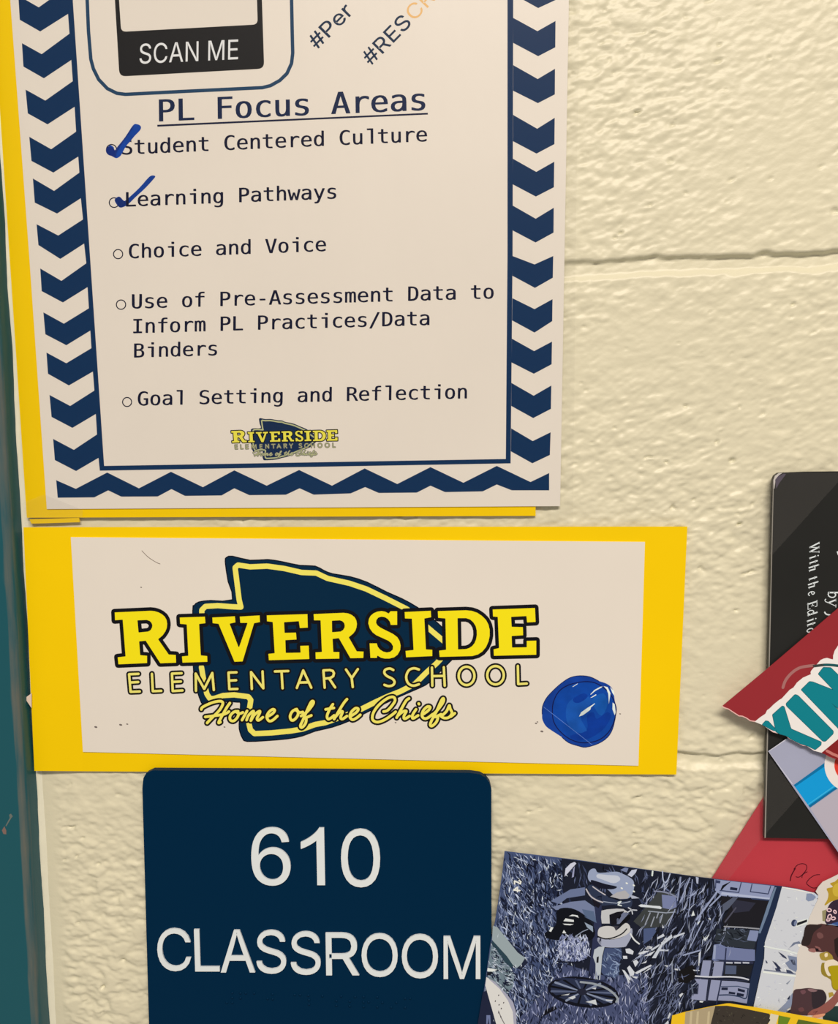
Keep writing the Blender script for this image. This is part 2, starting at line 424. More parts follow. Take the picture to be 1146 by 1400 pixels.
def frame_material():
    """Teal gloss paint with the steel showing through along the rounded, worn corner."""
    m = principled('teal_door_paint', A(30, 82, 86), 0.33, 0.2, bump=(350, 0.00006, (1, 1, 0.25)))
    nt = m.node_tree
    p = nt.nodes['Principled BSDF']
    at = nt.nodes.new('ShaderNodeAttribute')
    at.attribute_name = 'Col'
    n = nt.nodes.new('ShaderNodeTexNoise')
    n.inputs['Scale'].default_value = 420
    n.inputs['Detail'].default_value = 8
    mp = nt.nodes.new('ShaderNodeMapping')
    mp.inputs['Scale'].default_value = (1, 1, 0.08)
    tc = nt.nodes.new('ShaderNodeTexCoord')
    nt.links.new(tc.outputs['Object'], mp.inputs[0])
    nt.links.new(mp.outputs[0], n.inputs['Vector'])
    ad = nt.nodes.new('ShaderNodeMath')
    ad.operation = 'MULTIPLY_ADD'
    ad.inputs[1].default_value = 1.0
    nt.links.new(at.outputs['Fac'], ad.inputs[0])
    nt.links.new(n.outputs['Fac'], ad.inputs[2])
    mr = nt.nodes.new('ShaderNodeMapRange')
    mr.inputs['From Min'].default_value = 0.85
    mr.inputs['From Max'].default_value = 1.35
    nt.links.new(ad.outputs[0], mr.inputs['Value'])
    mx = nt.nodes.new('ShaderNodeMix')
    mx.data_type = 'RGBA'
    mx.inputs['A'].default_value = (*A(28, 82, 88), 1)
    mx.inputs['B'].default_value = (*A(102, 100, 88), 1)
    nt.links.new(mr.outputs[0], mx.inputs['Factor'])
    nt.links.new(mx.outputs['Result'], p.inputs['Base Color'])
    return m


M['frame'] = frame_material()

# ------------------------------------------------------------------ the wall of painted concrete blocks
FRAME_X = P(50, 1061, 0).x
JOINTS = [P(900, 348, 0).z, P(990, 1027, 0).z]


def gnoise(shape, sx, sz, seed, ang=0.0):
    """Smooth random field with correlation lengths sx, sz (in cells), turned by ang, unit variance."""
    r = np.random.default_rng(seed).normal(size=shape)
    fz = np.fft.fftfreq(shape[0])[:, None]
    fx = np.fft.fftfreq(shape[1])[None, :]
    c, s = math.cos(ang), math.sin(ang)
    u, w = fx * c + fz * s, -fx * s + fz * c
    g = np.exp(-2 * (math.pi ** 2) * ((u * sx) ** 2 + (w * sz) ** 2))
    f = np.fft.ifft2(np.fft.fft2(r) * g).real
    return f / f.std()


def build_wall():
    h = 0.0006
    x0, z0 = -0.262, 1.13
    nx, nz = 960, 1120
    xs = x0 + h * np.arange(nx)
    zs = z0 + h * np.arange(nz)
    x1, z1 = xs[-1], zs[-1]
    X, Z = np.meshgrid(xs, zs)
    sh = (nz, nx)
    mm = 0.001 / h
    up, dn = math.radians(20), math.radians(-14)
    mixf = 1 / (1 + np.exp((Z - 1.44) / 0.03))          # rollered upward above, downward below
    a = gnoise(sh, 1.0 * mm, 0.5 * mm, 1, up) * (1 - mixf) + gnoise(sh, 1.0 * mm, 0.55 * mm, 11, dn) * mixf
    b = gnoise(sh, 1.9 * mm, 1.2 * mm, 2, up) * (1 - mixf) + gnoise(sh, 1.9 * mm, 1.3 * mm, 12, dn) * mixf
    cr = np.abs(gnoise(sh, 2.6 * mm, 1.8 * mm, 8, 0.2))
    c = gnoise(sh, 30 * mm, 22 * mm, 3)
    pit = np.clip(gnoise(sh, 1.5 * mm, 0.7 * mm, 4, 0.3) + 0.45 * gnoise(sh, 0.7 * mm, 0.5 * mm, 9) - 2.45, 0, 1.2)
    fine = gnoise(sh, 0.62 * mm, 0.36 * mm, 13, 0.15)
    patch = np.clip(gnoise(sh, 16 * mm, 16 * mm, 5) * 0.35 + 0.85, 0.35, 1.5)
    rough = (0.115 * a + 0.13 * b + 0.035 * fine - 0.14 * cr * (0.6 + mixf)) * patch * (0.9 + 0.25 * mixf) + 0.10 * c + 0.62 * pit * (0.5 + patch)
    # smoother, brushed paint close to the door frame
    e = (X - FRAME_X) * 1000
    s = np.clip((e - 5.5) / 4.5, 0.06, 1)
    depth = rough * s + 0.5
    lip = gnoise(sh, 8 * mm, 40 * mm, 6)
    for j, zj in enumerate(JOINTS):
        t = (zj + (0.012 * (X - 0.072) if j == 0 else 0) - Z) * 1000 + 0.55 * lip + 0.25 * b      # mm below the upper lip
        w = 8.4 if j == 0 else 7.6
        prof = np.where(t < 0, 0, np.where(t < 1.5, t / 1.5, np.where(t < w - 2.5, 1 - 0.12 * (t - 1.5) / (w - 4.0), np.clip(0.88 * (w - t) / 2.5, 0, 1))))
        near = np.exp(-((t - 4) / 5.0) ** 2)
        depth = depth * (1 - 0.5 * near) + (1.9 if j else 2.2 + np.clip((X - 0.09) * 9, -0.6, 0.5)) * prof
    fade = np.minimum.reduce([(X - x0), (x1 - X), (Z - z0), (z1 - Z)])
    depth = np.maximum(depth * np.clip(fade / 0.03, 0, 1), -0.05)
    co = np.stack([X, depth / 1000.0, Z], -1).reshape(-1, 3)
    idx = np.arange(nz * nx).reshape(nz, nx)
    q = np.stack([idx[:-1, :-1], idx[:-1, 1:], idx[1:, 1:], idx[1:, :-1]], -1).reshape(-1, 4)
    # the rest of the wall, flat, as far as the corridor around the photo shows it
    ring = [(-1.4, 0.0), (1.6, 0.0), (1.6, 2.75), (-1.4, 2.75)]
    n = len(co)
    co = np.concatenate([co, np.array([(x, 0, z) for x, z in ring])])
    tri = []
    bot, rgt, top, lft = idx[0, :].tolist(), idx[:, -1].tolist(), idx[-1, ::-1].tolist(), idx[::-1, 0].tolist()
    for side, a_, b_ in ((bot, 0, 1), (rgt, 1, 2), (top, 2, 3), (lft, 3, 0)):
        m_ = len(side) // 2
        for i in range(len(side) - 1):
            tri.append([side[i + 1], side[i], n + (a_ if i < m_ else b_)])
        tri.append([side[m_], n + a_, n + b_])
    tri = np.array(tri)
    loops = np.concatenate([q.ravel(), tri.ravel()]).astype(np.int32)
    start = np.concatenate([np.arange(len(q)) * 4, len(q) * 4 + np.arange(len(tri)) * 3]).astype(np.int32)
    me = bpy.data.meshes.new('wall_back')
    me.vertices.add(len(co))
    me.vertices.foreach_set('co', co.astype(np.float32).ravel())
    me.loops.add(len(loops))
    me.loops.foreach_set('vertex_index', loops)
    me.polygons.add(len(start))
    me.polygons.foreach_set('loop_start', start)
    me.update(calc_edges=True)
    me.validate()
    me.polygons.foreach_set('use_smooth', [True] * len(me.polygons))
    me.materials.append(M['wall'])
    o = bpy.data.objects.new('wall_back', me)
    COL.objects.link(o)
    tag(o, 'cream painted concrete block wall with a tooled mortar joint', None, None, 'structure')


build_wall()


def build_frame():
    """Pressed steel door jamb: flat face, rounded worn corner and a return to the wall."""
    X, D, R = FRAME_X, 0.0105, 0.0034
    prof = [(X - 0.115, 0.0, 0), (X - 0.115, -D, 0), (X - 0.05, -D, 0), (X - R - 0.0016, -D, 0.0), (X - R, -D, 0.22)]
    for k in range(1, 8):
        t = math.pi / 2 * k / 8
        prof.append((X - R + R * math.sin(t), -D + R - R * math.cos(t), 0.62 if k < 6 else 0.45))
    prof += [(X, -D + R, 0.3), (X, -D + R + 0.0016, 0.0), (X, 0.0, 0)]
    zs = [0.0, 1.1] + [1.2 + 0.005 * i for i in range(110)] + [1.8, 2.2]
    rnd = random.Random(5)
    v, f, c = [], [], []
    n = len(prof)
    wob = [rnd.gauss(0, 0.00018) for _ in zs]
    wob = [sum(wob[max(0, i - 2):i + 3]) / 5 for i in range(len(zs))]
    for z, w in zip(zs, wob):
        for (x, y, wear) in prof:
            v.append((x + w, y - (w * 0.6 if y < 0 else 0), z))
    cols = []
    for i in range(len(zs) - 1):
        for j in range(n - 1):
            f.append([i * n + j, i * n + j + 1, (i + 1) * n + j + 1, (i + 1) * n + j])
            cols.append(None)
    o = mesh_obj('trim_1', v, f, M['frame'], None, smooth=True)
    at = o.data.color_attributes.new('Col', 'FLOAT_COLOR', 'POINT')
    buf = []
    for i in range(len(zs)):
        for (x, y, wear) in prof:
            buf.extend((wear, wear, wear, 1))
    at.data.foreach_set('color', buf)
    tag(o, 'teal painted steel door frame with a worn rounded corner', None, None, 'structure')
    # chip in the paint of the face
    pr = Print(10.6)
    pr.fill(zoom(0, 1100, 0.2141)([(12, 165), (28, 138), (40, 165), (40, 190), (22, 188)]), A(128, 100, 88))
    pr.fill(zoom(0, 1100, 0.2141)([(35, 135), (62, 85), (58, 65), (70, 58), (82, 75), (70, 90), (40, 140)]), A(105, 110, 100), 1)
    pr.build('paint_chip', o)
    # bead of painted caulk between frame and wall
    v, f = [], []
    zz = [1.19 + 0.002 * i for i in range(275)]
    w = [1.0 + 0.35 * math.sin(i * 0.21) + rnd.gauss(0, 0.25) for i in range(len(zz))]
    w = [sum(w[max(0, i - 2):i + 3]) / len(w[max(0, i - 2):i + 3]) for i in range(len(zz))]
    for z, q in zip(zz, w):
        v += [(X - 0.0004, -0.0008 * q, z), (X + 0.0004 * q, -0.0006 * q, z), (X + 0.0011 * q, -0.0002, z), (X + 0.003, 0.0008, z)]
    for i in range(len(zz) - 1):
        for j in range(3):
            f.append([i * 4 + j, i * 4 + j + 1, i * 4 + j + 5, i * 4 + j + 4])
    o = mesh_obj('trim_2', v, f, M['caulk'], None, smooth=True)
    tag(o, 'thin painted bead of caulk along the teal door frame', None, None, 'structure')


build_frame()

# ------------------------------------------------------------------ the school emblem (drawn twice: sign and poster)
LA = zoom(150, 820, 0.1745)
LB = zoom(340, 820, 0.1745)
LC = zoom(550, 820, 0.1745)
LS = zoom(440, 740, 0.2967)
NAME = [
    [LA([(35, 95), (320, 82), (352, 85), (385, 95), (412, 110), (435, 130), (450, 158), (455, 190), (452, 220), (440, 250), (418, 282), (385, 310), (465, 425), (522, 428), (525, 497), (395, 502), (280, 325), (235, 330), (243, 430), (297, 435), (297, 500), (65, 510), (58, 447), (120, 440), (98, 160), (38, 165)]),
     LA([(222, 165), (290, 162), (312, 170), (325, 185), (330, 200), (328, 215), (318, 234), (300, 245), (230, 252)])],
    [LA([(545, 135), (750, 128), (755, 187), (705, 193), (718, 432), (768, 437), (770, 490), (567, 497), (562, 440), (612, 435), (600, 197), (548, 192)])],
    [LA([(800, 135), (985, 125), (990, 180), (945, 190), (1012, 365), (1075, 185), (1020, 185), (1015, 128), (1179, 118), (1182, 178), (1135, 187), (1045, 487), (975, 490), (850, 192), (803, 187)])],
    [LB([(138, 118), (465, 108), (468, 222), (398, 226), (390, 172), (282, 180), (286, 255), (375, 253), (380, 315), (292, 320), (295, 412), (403, 410), (400, 357), (475, 355), (480, 468), (155, 478), (150, 420), (200, 415), (185, 178), (140, 172)])],
    [LB([(505, 108), (745, 98), (782, 103), (810, 115), (835, 135), (848, 160), (853, 188), (850, 215), (841, 242), (825, 265), (790, 295), (850, 400), (905, 402), (903, 460), (795, 462), (705, 305), (662, 310), (668, 405), (715, 405), (715, 465), (522, 468), (520, 408), (570, 405), (560, 165), (508, 165)]),
     LB([(657, 168), (715, 165), (733, 172), (745, 185), (749, 200), (748, 215), (738, 233), (720, 245), (658, 250)])],
    [LS([(350, 320), (350, 388), (316, 388), (312, 372), (303, 360), (290, 352), (275, 350), (262, 354), (254, 364), (253, 376), (259, 386), (272, 396), (330, 425), (350, 440), (361, 458), (366, 480), (364, 502), (352, 524), (335, 537), (312, 543), (290, 543), (272, 539), (258, 530), (256, 540), (222, 540), (218, 468), (256, 468), (260, 484), (270, 497), (284, 506), (300, 510), (315, 507), (325, 498), (326, 484), (319, 471), (305, 460), (250, 435), (232, 421), (219, 402), (212, 378), (215, 357), (224, 341), (237, 330), (255, 322), (275, 319), (293, 322), (308, 330), (316, 320)])],
    [LC([(15, 92), (228, 82), (232, 140), (178, 150), (190, 385), (240, 388), (240, 445), (27, 455), (22, 397), (85, 390), (72, 152), (18, 150)])],
    [LC([(275, 85), (500, 78), (548, 83), (590, 98), (628, 123), (660, 155), (680, 192), (690, 235), (690, 283), (680, 330), (660, 374), (630, 410), (594, 433), (550, 445), (290, 452), (285, 395), (340, 388), (335, 150), (278, 145)]),
     LC([(438, 148), (500, 148), (530, 158), (555, 180), (572, 208), (580, 240), (581, 275), (575, 310), (563, 338), (545, 360), (524, 374), (500, 382), (442, 385)])],
    [LC([(705, 72), (1045, 60), (1050, 178), (975, 182), (970, 132), (858, 138), (862, 208), (950, 210), (952, 282), (862, 288), (865, 370), (972, 368), (972, 318), (1055, 316), (1055, 435), (715, 443), (712, 385), (755, 375), (745, 138), (708, 135)])],
]
EA = zoom(165, 900, 0.1745)
EB = zoom(355, 900, 0.1745)
EC = zoom(545, 900, 0.1745)


def arc(pts):
    return smooth_path(pts, False, 4)


SCHOOL = [EA(p) for p in (
    [(140, 122), (66, 125), (78, 263), (150, 260)], [(72, 190), (138, 186)],
    [(245, 122), (252, 258), (318, 255)],
    [(478, 117), (402, 120), (408, 257), (485, 252)], [(405, 185), (472, 182)],
    [(590, 255), (588, 120), (655, 240), (718, 115), (730, 248)],
    [(908, 110), (845, 112), (852, 242), (915, 240)], [(848, 175), (905, 172)],
    [(1028, 240), (1022, 108), (1118, 235), (1112, 103)])]
SCHOOL += [EB(p) for p in (
    [(120, 103), (225, 100)], [(172, 102), (180, 235)],
    [(292, 232), (342, 95), (405, 230)], [(315, 190), (385, 188)],
    [(510, 230), (500, 95), (550, 92), (574, 99), (583, 117), (577, 140), (555, 154), (508, 160)], [(545, 158), (592, 228)],
    [(677, 88), (722, 155), (770, 85)], [(722, 155), (730, 225)],
    arc([(1048, 92), (1020, 80), (985, 90), (978, 115), (1000, 140), (1040, 160), (1058, 185), (1045, 210), (1010, 218), (978, 208)]))]
SCHOOL += [EC(p) for p in (
    arc([(160, 88), (120, 78), (80, 95), (60, 145), (75, 195), (115, 215), (160, 203)]),
    [(262, 72), (265, 215)], [(355, 70), (362, 215)], [(265, 140), (358, 138)],
    [(935, 60), (938, 202), (1005, 198)])]
SCHOOL_O = [EC(ellipse(533, 138, 62, 72)), EC(ellipse(760, 133, 65, 72))]
HA = zoom(265, 945, 0.1657)
HB = zoom(445, 945, 0.1657)
MOTTO = [HA(arc(p)) for p in (
    [(62, 150), (75, 130), (150, 95), (215, 82), (240, 95), (232, 125), (205, 165), (150, 220), (110, 262)],
    [(298, 98), (275, 130), (235, 200), (205, 258), (220, 255)],
    [(95, 212), (150, 205), (250, 190), (290, 168)],
    [(365, 165), (330, 172), (300, 205), (302, 238), (330, 245), (360, 215), (370, 180), (345, 165), (375, 185), (405, 175)],
    [(398, 238), (440, 162)], [(436, 238), (452, 200), (488, 165), (492, 178), (470, 243)], [(474, 238), (500, 195), (540, 165), (545, 178), (522, 225), (535, 240), (570, 215)],
    [(605, 212), (650, 185), (668, 158), (650, 150), (618, 175), (602, 212), (620, 245), (650, 240), (690, 205)],
    [(850, 148), (815, 165), (795, 205), (805, 238), (830, 235), (858, 200), (860, 165), (838, 150), (870, 175), (900, 172)],
    [(885, 205), (940, 165), (985, 105), (984, 82), (965, 95), (930, 170), (900, 240), (880, 285), (892, 300), (920, 270), (928, 230), (905, 225)],
    [(920, 222), (970, 200)])]
MOTTO += [HB(arc(p)) for p in (
    [(62, 108), (40, 140), (14, 200), (22, 230), (45, 222), (72, 200)], [(2, 150), (70, 138)],
    [(178, 66), (150, 100), (110, 165), (72, 230)], [(80, 215), (120, 172), (142, 170), (125, 215), (140, 230), (178, 205)],
    [(210, 205), (255, 175), (272, 148), (250, 140), (215, 170), (202, 210), (222, 235), (255, 222), (288, 195)],
    [(480, 168), (510, 160), (545, 125), (575, 78), (560, 48), (510, 60), (440, 115), (395, 180), (390, 235), (430, 255), (490, 235), (550, 195), (580, 170)],
    [(690, 60), (665, 80), (625, 150), (588, 218)], [(600, 200), (640, 168), (668, 165), (648, 205), (655, 228), (695, 205)],
    [(748, 150), (720, 195), (722, 225), (765, 200)], [(770, 102), (773, 106)],
    [(800, 195), (848, 160), (865, 132), (840, 128), (808, 160), (796, 200), (815, 225), (845, 220), (885, 190)],
    [(880, 200), (930, 150), (972, 90), (975, 60), (958, 75), (920, 160), (880, 235), (865, 275), (880, 287), (915, 255), (928, 215), (900, 212)], [(915, 210), (955, 190)],
    [(955, 208), (1000, 165), (1022, 118), (1030, 145), (1045, 180), (1020, 215), (985, 222), (960, 212)], [(1035, 210), (1068, 182)])]
ARROW = [(308, 768), (310, 762), (318, 760.5), (342, 766), (366, 765), (386, 768), (410, 773), (431, 774), (443, 780), (455, 784.5), (479, 788.5), (502, 796), (529, 809.5), (550, 818.7), (571, 830.5), (592, 846), (607, 860), (620, 873), (627, 884), (626, 893), (618, 902), (601, 919), (587, 933), (575, 940), (545, 953), (508, 970.7), (480, 984.7), (455, 994), (431, 999.6), (414, 1006), (394, 1010), (364, 1012.6), (338, 1013.7), (332, 1010), (328, 1000), (327, 990), (329, 963), (325, 960), (305, 959), (290, 960), (278, 963), (274, 957), (270, 945), (266, 925), (264, 905), (263.6, 836), (265.5, 828), (272, 823), (288, 821), (318, 820), (312, 795)]
TRAIL = [(276, 840), (276, 834), (281, 829), (298, 828), (317, 829.5), (329.5, 830), (327, 820), (321.5, 776), (325.5, 772.5), (342, 775), (365.5, 774), (388.5, 777.2), (412.5, 782.7), (432.5, 783.5), (448, 790.8), (478, 797.5), (501, 805.3), (527.5, 818), (557, 833), (582, 855.5), (605, 875), (613, 882), (613, 890), (597, 907), (583, 919.5), (567.5, 935), (548, 945), (528, 953), (511, 961), (493, 970), (462, 982), (445, 988), (431, 990.5), (414, 996.7), (397, 999.5), (371, 1002), (348, 1003), (342.5, 998), (340.5, 989.5), (341, 970), (343, 957), (339.5, 952.5), (320, 950), (305, 951), (293, 955), (287, 955), (283, 949), (279, 933), (275.5, 912)]


def emblem(parent, d, base, m=lambda p: p, k=1.0, pale=False):
    """Arrowhead with the school's name; m maps the sign's pixels to where it is drawn."""
    y1 = A(246, 221, 22) if not pale else A(232, 215, 74)
    y2 = A(236, 220, 110) if not pale else A(176, 172, 116)
    y3 = A(240, 222, 96) if not pale else A(180, 178, 128)
    pr = Print(d, base)
    pr.fill(m(smooth_path(ARROW, True, 2)), A(1, 38, 62) if not pale else A(20, 42, 72), 0)
    logo = pr.build('school_emblem', parent)
    pr = Print(d, base)
    pr.line(m(TRAIL), 7.2 * k, y3, 1)
    pr.line(m(smooth_path(ARROW, True, 2)), 1.6 * k, A(6, 14, 30), 0.5, True)
    pr.build('arrowhead_outline', logo)
    pr = Print(d, base)
    blob = []
    for letter in NAME:
        for c in letter:
            blob += stroke(m(c), 8.4 * k, True)
    pr.fill(blob, BLACK, 2, True)
    rim = []
    for letter in NAME:
        pr.fill([m(c) for c in letter], y1, 4)
        for c in letter:
            rim += stroke(m(c), 1.5 * k, True)
    pr.fill(rim, BLACK, 5, True)
    pr.build('name_lettering', logo)
    blk = A(20, 18, 20) if not pale else A(110, 104, 96)

    def outlined(name, wide, thin, y, lo):
        pr = Print(d, base)
        pr.fill(wide, blk, lo, True)
        pr.fill(thin, y, lo + 1.5, True)
        pr.build(name, logo)
    wide, thin = [], []
    for s in SCHOOL:
        wide += stroke(m(s), 8.2 * k)
        thin += stroke(m(s), 3.3 * k)
    for s in SCHOOL_O:
        wide += stroke(m(s), 8.2 * k, True)
        thin += stroke(m(s), 3.3 * k, True)
    outlined('school_lettering', wide, thin, y2, 4)
    wide, thin = [], []
    for s in MOTTO:
        wide += stroke(m(s), 8.6 * k)
        thin += stroke(m(s), 3.7 * k)
    outlined('motto_lettering', wide, thin, y3, 7)
    return logo
# ------------------------------------------------------------------ poster: PL Focus Areas
CHEV_L = [  # left-top, left-bottom, centre-top, centre-bottom, right-top, right-bottom of each navy chevron
    ((25, -6), (27, 27), (53, 10), (55, 43), (91, -17), (93, 19)),
    ((30, 59), (32, 91), (57, 74), (60, 107), (95, 46), (97.5, 82)),
    ((35, 122.5), (38, 155), (62, 137.5), (65, 170), (99.5, 111), (102, 146)),
    ((40, 187), (43, 220), (70, 204), (73, 236), (104, 180), (107, 214)),
    ((45, 244), (47.5, 277), (74, 261), (78, 292), (108.5, 236), (110.5, 271)),
    ((50, 306.5), (52.5, 335), (79.6, 322), (82.5, 354), (113.5, 300), (115, 333)),
    ((55, 367), (57, 398), (84, 384), (86, 413.5), (118, 360), (119.7, 392.6)),
    ((59.3, 427), (62, 457), (87.3, 442.5), (90.7, 472), (121.5, 421.5), (123.5, 452)),
    ((63.5, 482), (65.6, 511), (90.7, 496.6), (94.2, 527), (125, 476), (127, 508)),
    ((67.7, 540), (70.5, 570), (96, 555), (99, 585), (129, 534), (131, 566)),
    ((72.6, 600), (75, 629), (101, 615), (104, 644), (132.6, 594), (134.7, 626))]
WHITE_R = [  # the white chevrons of the right border
    ((701.8, -8), (701.8, 24.4), (736, 11), (735, 42.6), (759.7, 0), (759.7, 28.6)),
    ((701.8, 58.6), (701.8, 89), (736, 76.8), (735.3, 108), (759.4, 64.6), (759, 94)),
    ((701.7, 124), (701.6, 157), (735.6, 141), (734.6, 176), (758.8, 129), (758.6, 161)),
    ((701.5, 193), (701.4, 217), (733.7, 210), (733.4, 235), (758.2, 197), (758, 221)),
    ((701.2, 252), (701.1, 281), (732.8, 268.7), (732.6, 299), (757.5, 256), (757.3, 284)),
    ((701, 315), (700.9, 350), (732.4, 331.5), (731, 361.5), (757, 318), (756.6, 350)),
    ((700.8, 377), (700.7, 407.6), (731.6, 393.6), (731, 422.6), (756, 379.7), (755.6, 409)),
    ((700.3, 438), (700, 463), (731, 454.7), (730.4, 480), (755.2, 439), (754.9, 467)),
    ((699.6, 495.5), (699.4, 523.5), (730, 511), (729.8, 541), (754.4, 498), (754, 527)),
    ((699.2, 555), (699, 585.6), (729.2, 571.6), (728.5, 603), (753.4, 559), (753, 591))]
# the border goes on above the picture's edge at the same pitch
CHEV_L = [tuple((x - 4.7 * i, y - 65 * i) for x, y in CHEV_L[0]) for i in (3, 2, 1)] + CHEV_L
WHITE_R = [tuple((x + 0.2 * i, y - 66 * i) for x, y in WHITE_R[0]) for i in (3, 2, 1)] + WHITE_R
ZIG_TOP = [(76.8, 656.5), (103.7, 668.3), (146.6, 646), (190, 667.6), (233.8, 645), (277.5, 666), (320.4, 643), (364.7, 664), (409, 642.5), (454, 664), (498.7, 640.4), (543.3, 661.7), (588.7, 638.6), (633.7, 660), (679.4, 637), (725.5, 659), (751, 646.7)]
ZIG_BOT = [(751, 670.4), (700, 670.4), (679.4, 662.4), (660.2, 671.8), (608.6, 672.8), (588.7, 664), (570, 673.5), (518, 674), (499.4, 665.9), (479.5, 674.6), (428.9, 676.3), (409.7, 667.6), (391, 676.4), (341, 677), (320.4, 667.6), (303, 677.4), (253, 678), (234.5, 668.7), (215.7, 678.8), (165.8, 679), (148, 670.4), (129, 680), (78.9, 680.5)]
POSTER_D = 1.75


def rounded(c, r, k=5):
    """Round every corner of a closed outline by r pixels."""
    out = []
    n = len(c)
    for i in range(n):
        p0, p1, p2 = c[i - 1], c[i], c[(i + 1) % n]
        l0, l2 = math.dist(p0, p1), math.dist(p1, p2)
        a = tuple(p1[q] + (p0[q] - p1[q]) * r / l0 for q in (0, 1))
        b = tuple(p1[q] + (p2[q] - p1[q]) * r / l2 for q in (0, 1))
        for j in range(k + 1):
            t = j / k
            out.append(tuple((1 - t) ** 2 * a[q] + 2 * t * (1 - t) * p1[q] + t * t * b[q] for q in (0, 1)))
    return out


# two letters of the poster's typewriter face have no foot
MONO['l'] = [429, '105,545 300,545 300,0 232,0 232,490 105,490']


def quads(pts, k=5):
    """Outline given as (x, y) corners and (cx, cy, x, y) curves."""
    out = []
    for p in pts:
        if len(p) == 2:
            out.append(p)
        else:
            a = out[-1]
            for j in range(1, k + 1):
                t = j / k
                out.append(tuple((1 - t) ** 2 * a[q] + 2 * t * (1 - t) * p[q] + t * t * p[q + 2] for q in (0, 1)))
    return ' '.join('%.1f,%.1f' % p for p in (out[:-1] if out[0] == out[-1] else out))


SIX = [quads([(1019, 1107), (840, 1093), (816, 1199, 772, 1247), (699, 1324, 592, 1324), (506, 1324, 441, 1276), (356, 1214, 307, 1095), (258, 976, 256, 756), (321, 855, 415, 903), (509, 951, 612, 951), (792, 951, 918, 818), (1045, 686, 1045, 476), (1045, 338, 985, 219), (926, 101, 822, 38), (718, -25, 586, -25), (361, -25, 219, 140), (77, 306, 77, 686), (77, 1111, 234, 1304), (371, 1472, 603, 1472), (776, 1472, 886, 1375), (997, 1278, 1019, 1107)]),
       quads([(284, 475), (284, 617, 369, 704), (454, 792, 576, 792), (699, 792, 780, 704), (861, 617, 861, 465), (861, 307, 779, 215), (697, 123, 583, 123), (505, 123, 434, 167), (363, 212, 323, 297), (284, 382, 284, 475)])]
SANS['6'] = [1139, SIX[0], ' '.join(SIX[1].split()[::-1])]
SANS['1'] = [1139, quads([(763, 0), (583, 0), (583, 1147), (518, 1085, 412, 1023), (307, 961, 223, 930), (223, 1104), (374, 1175, 487, 1276), (600, 1377, 647, 1472), (763, 1472)])]
MONO['i'] = [429, '105,392 300,392 300,0 232,0 232,338 105,338', '226,470 226,548 304,548 304,470']


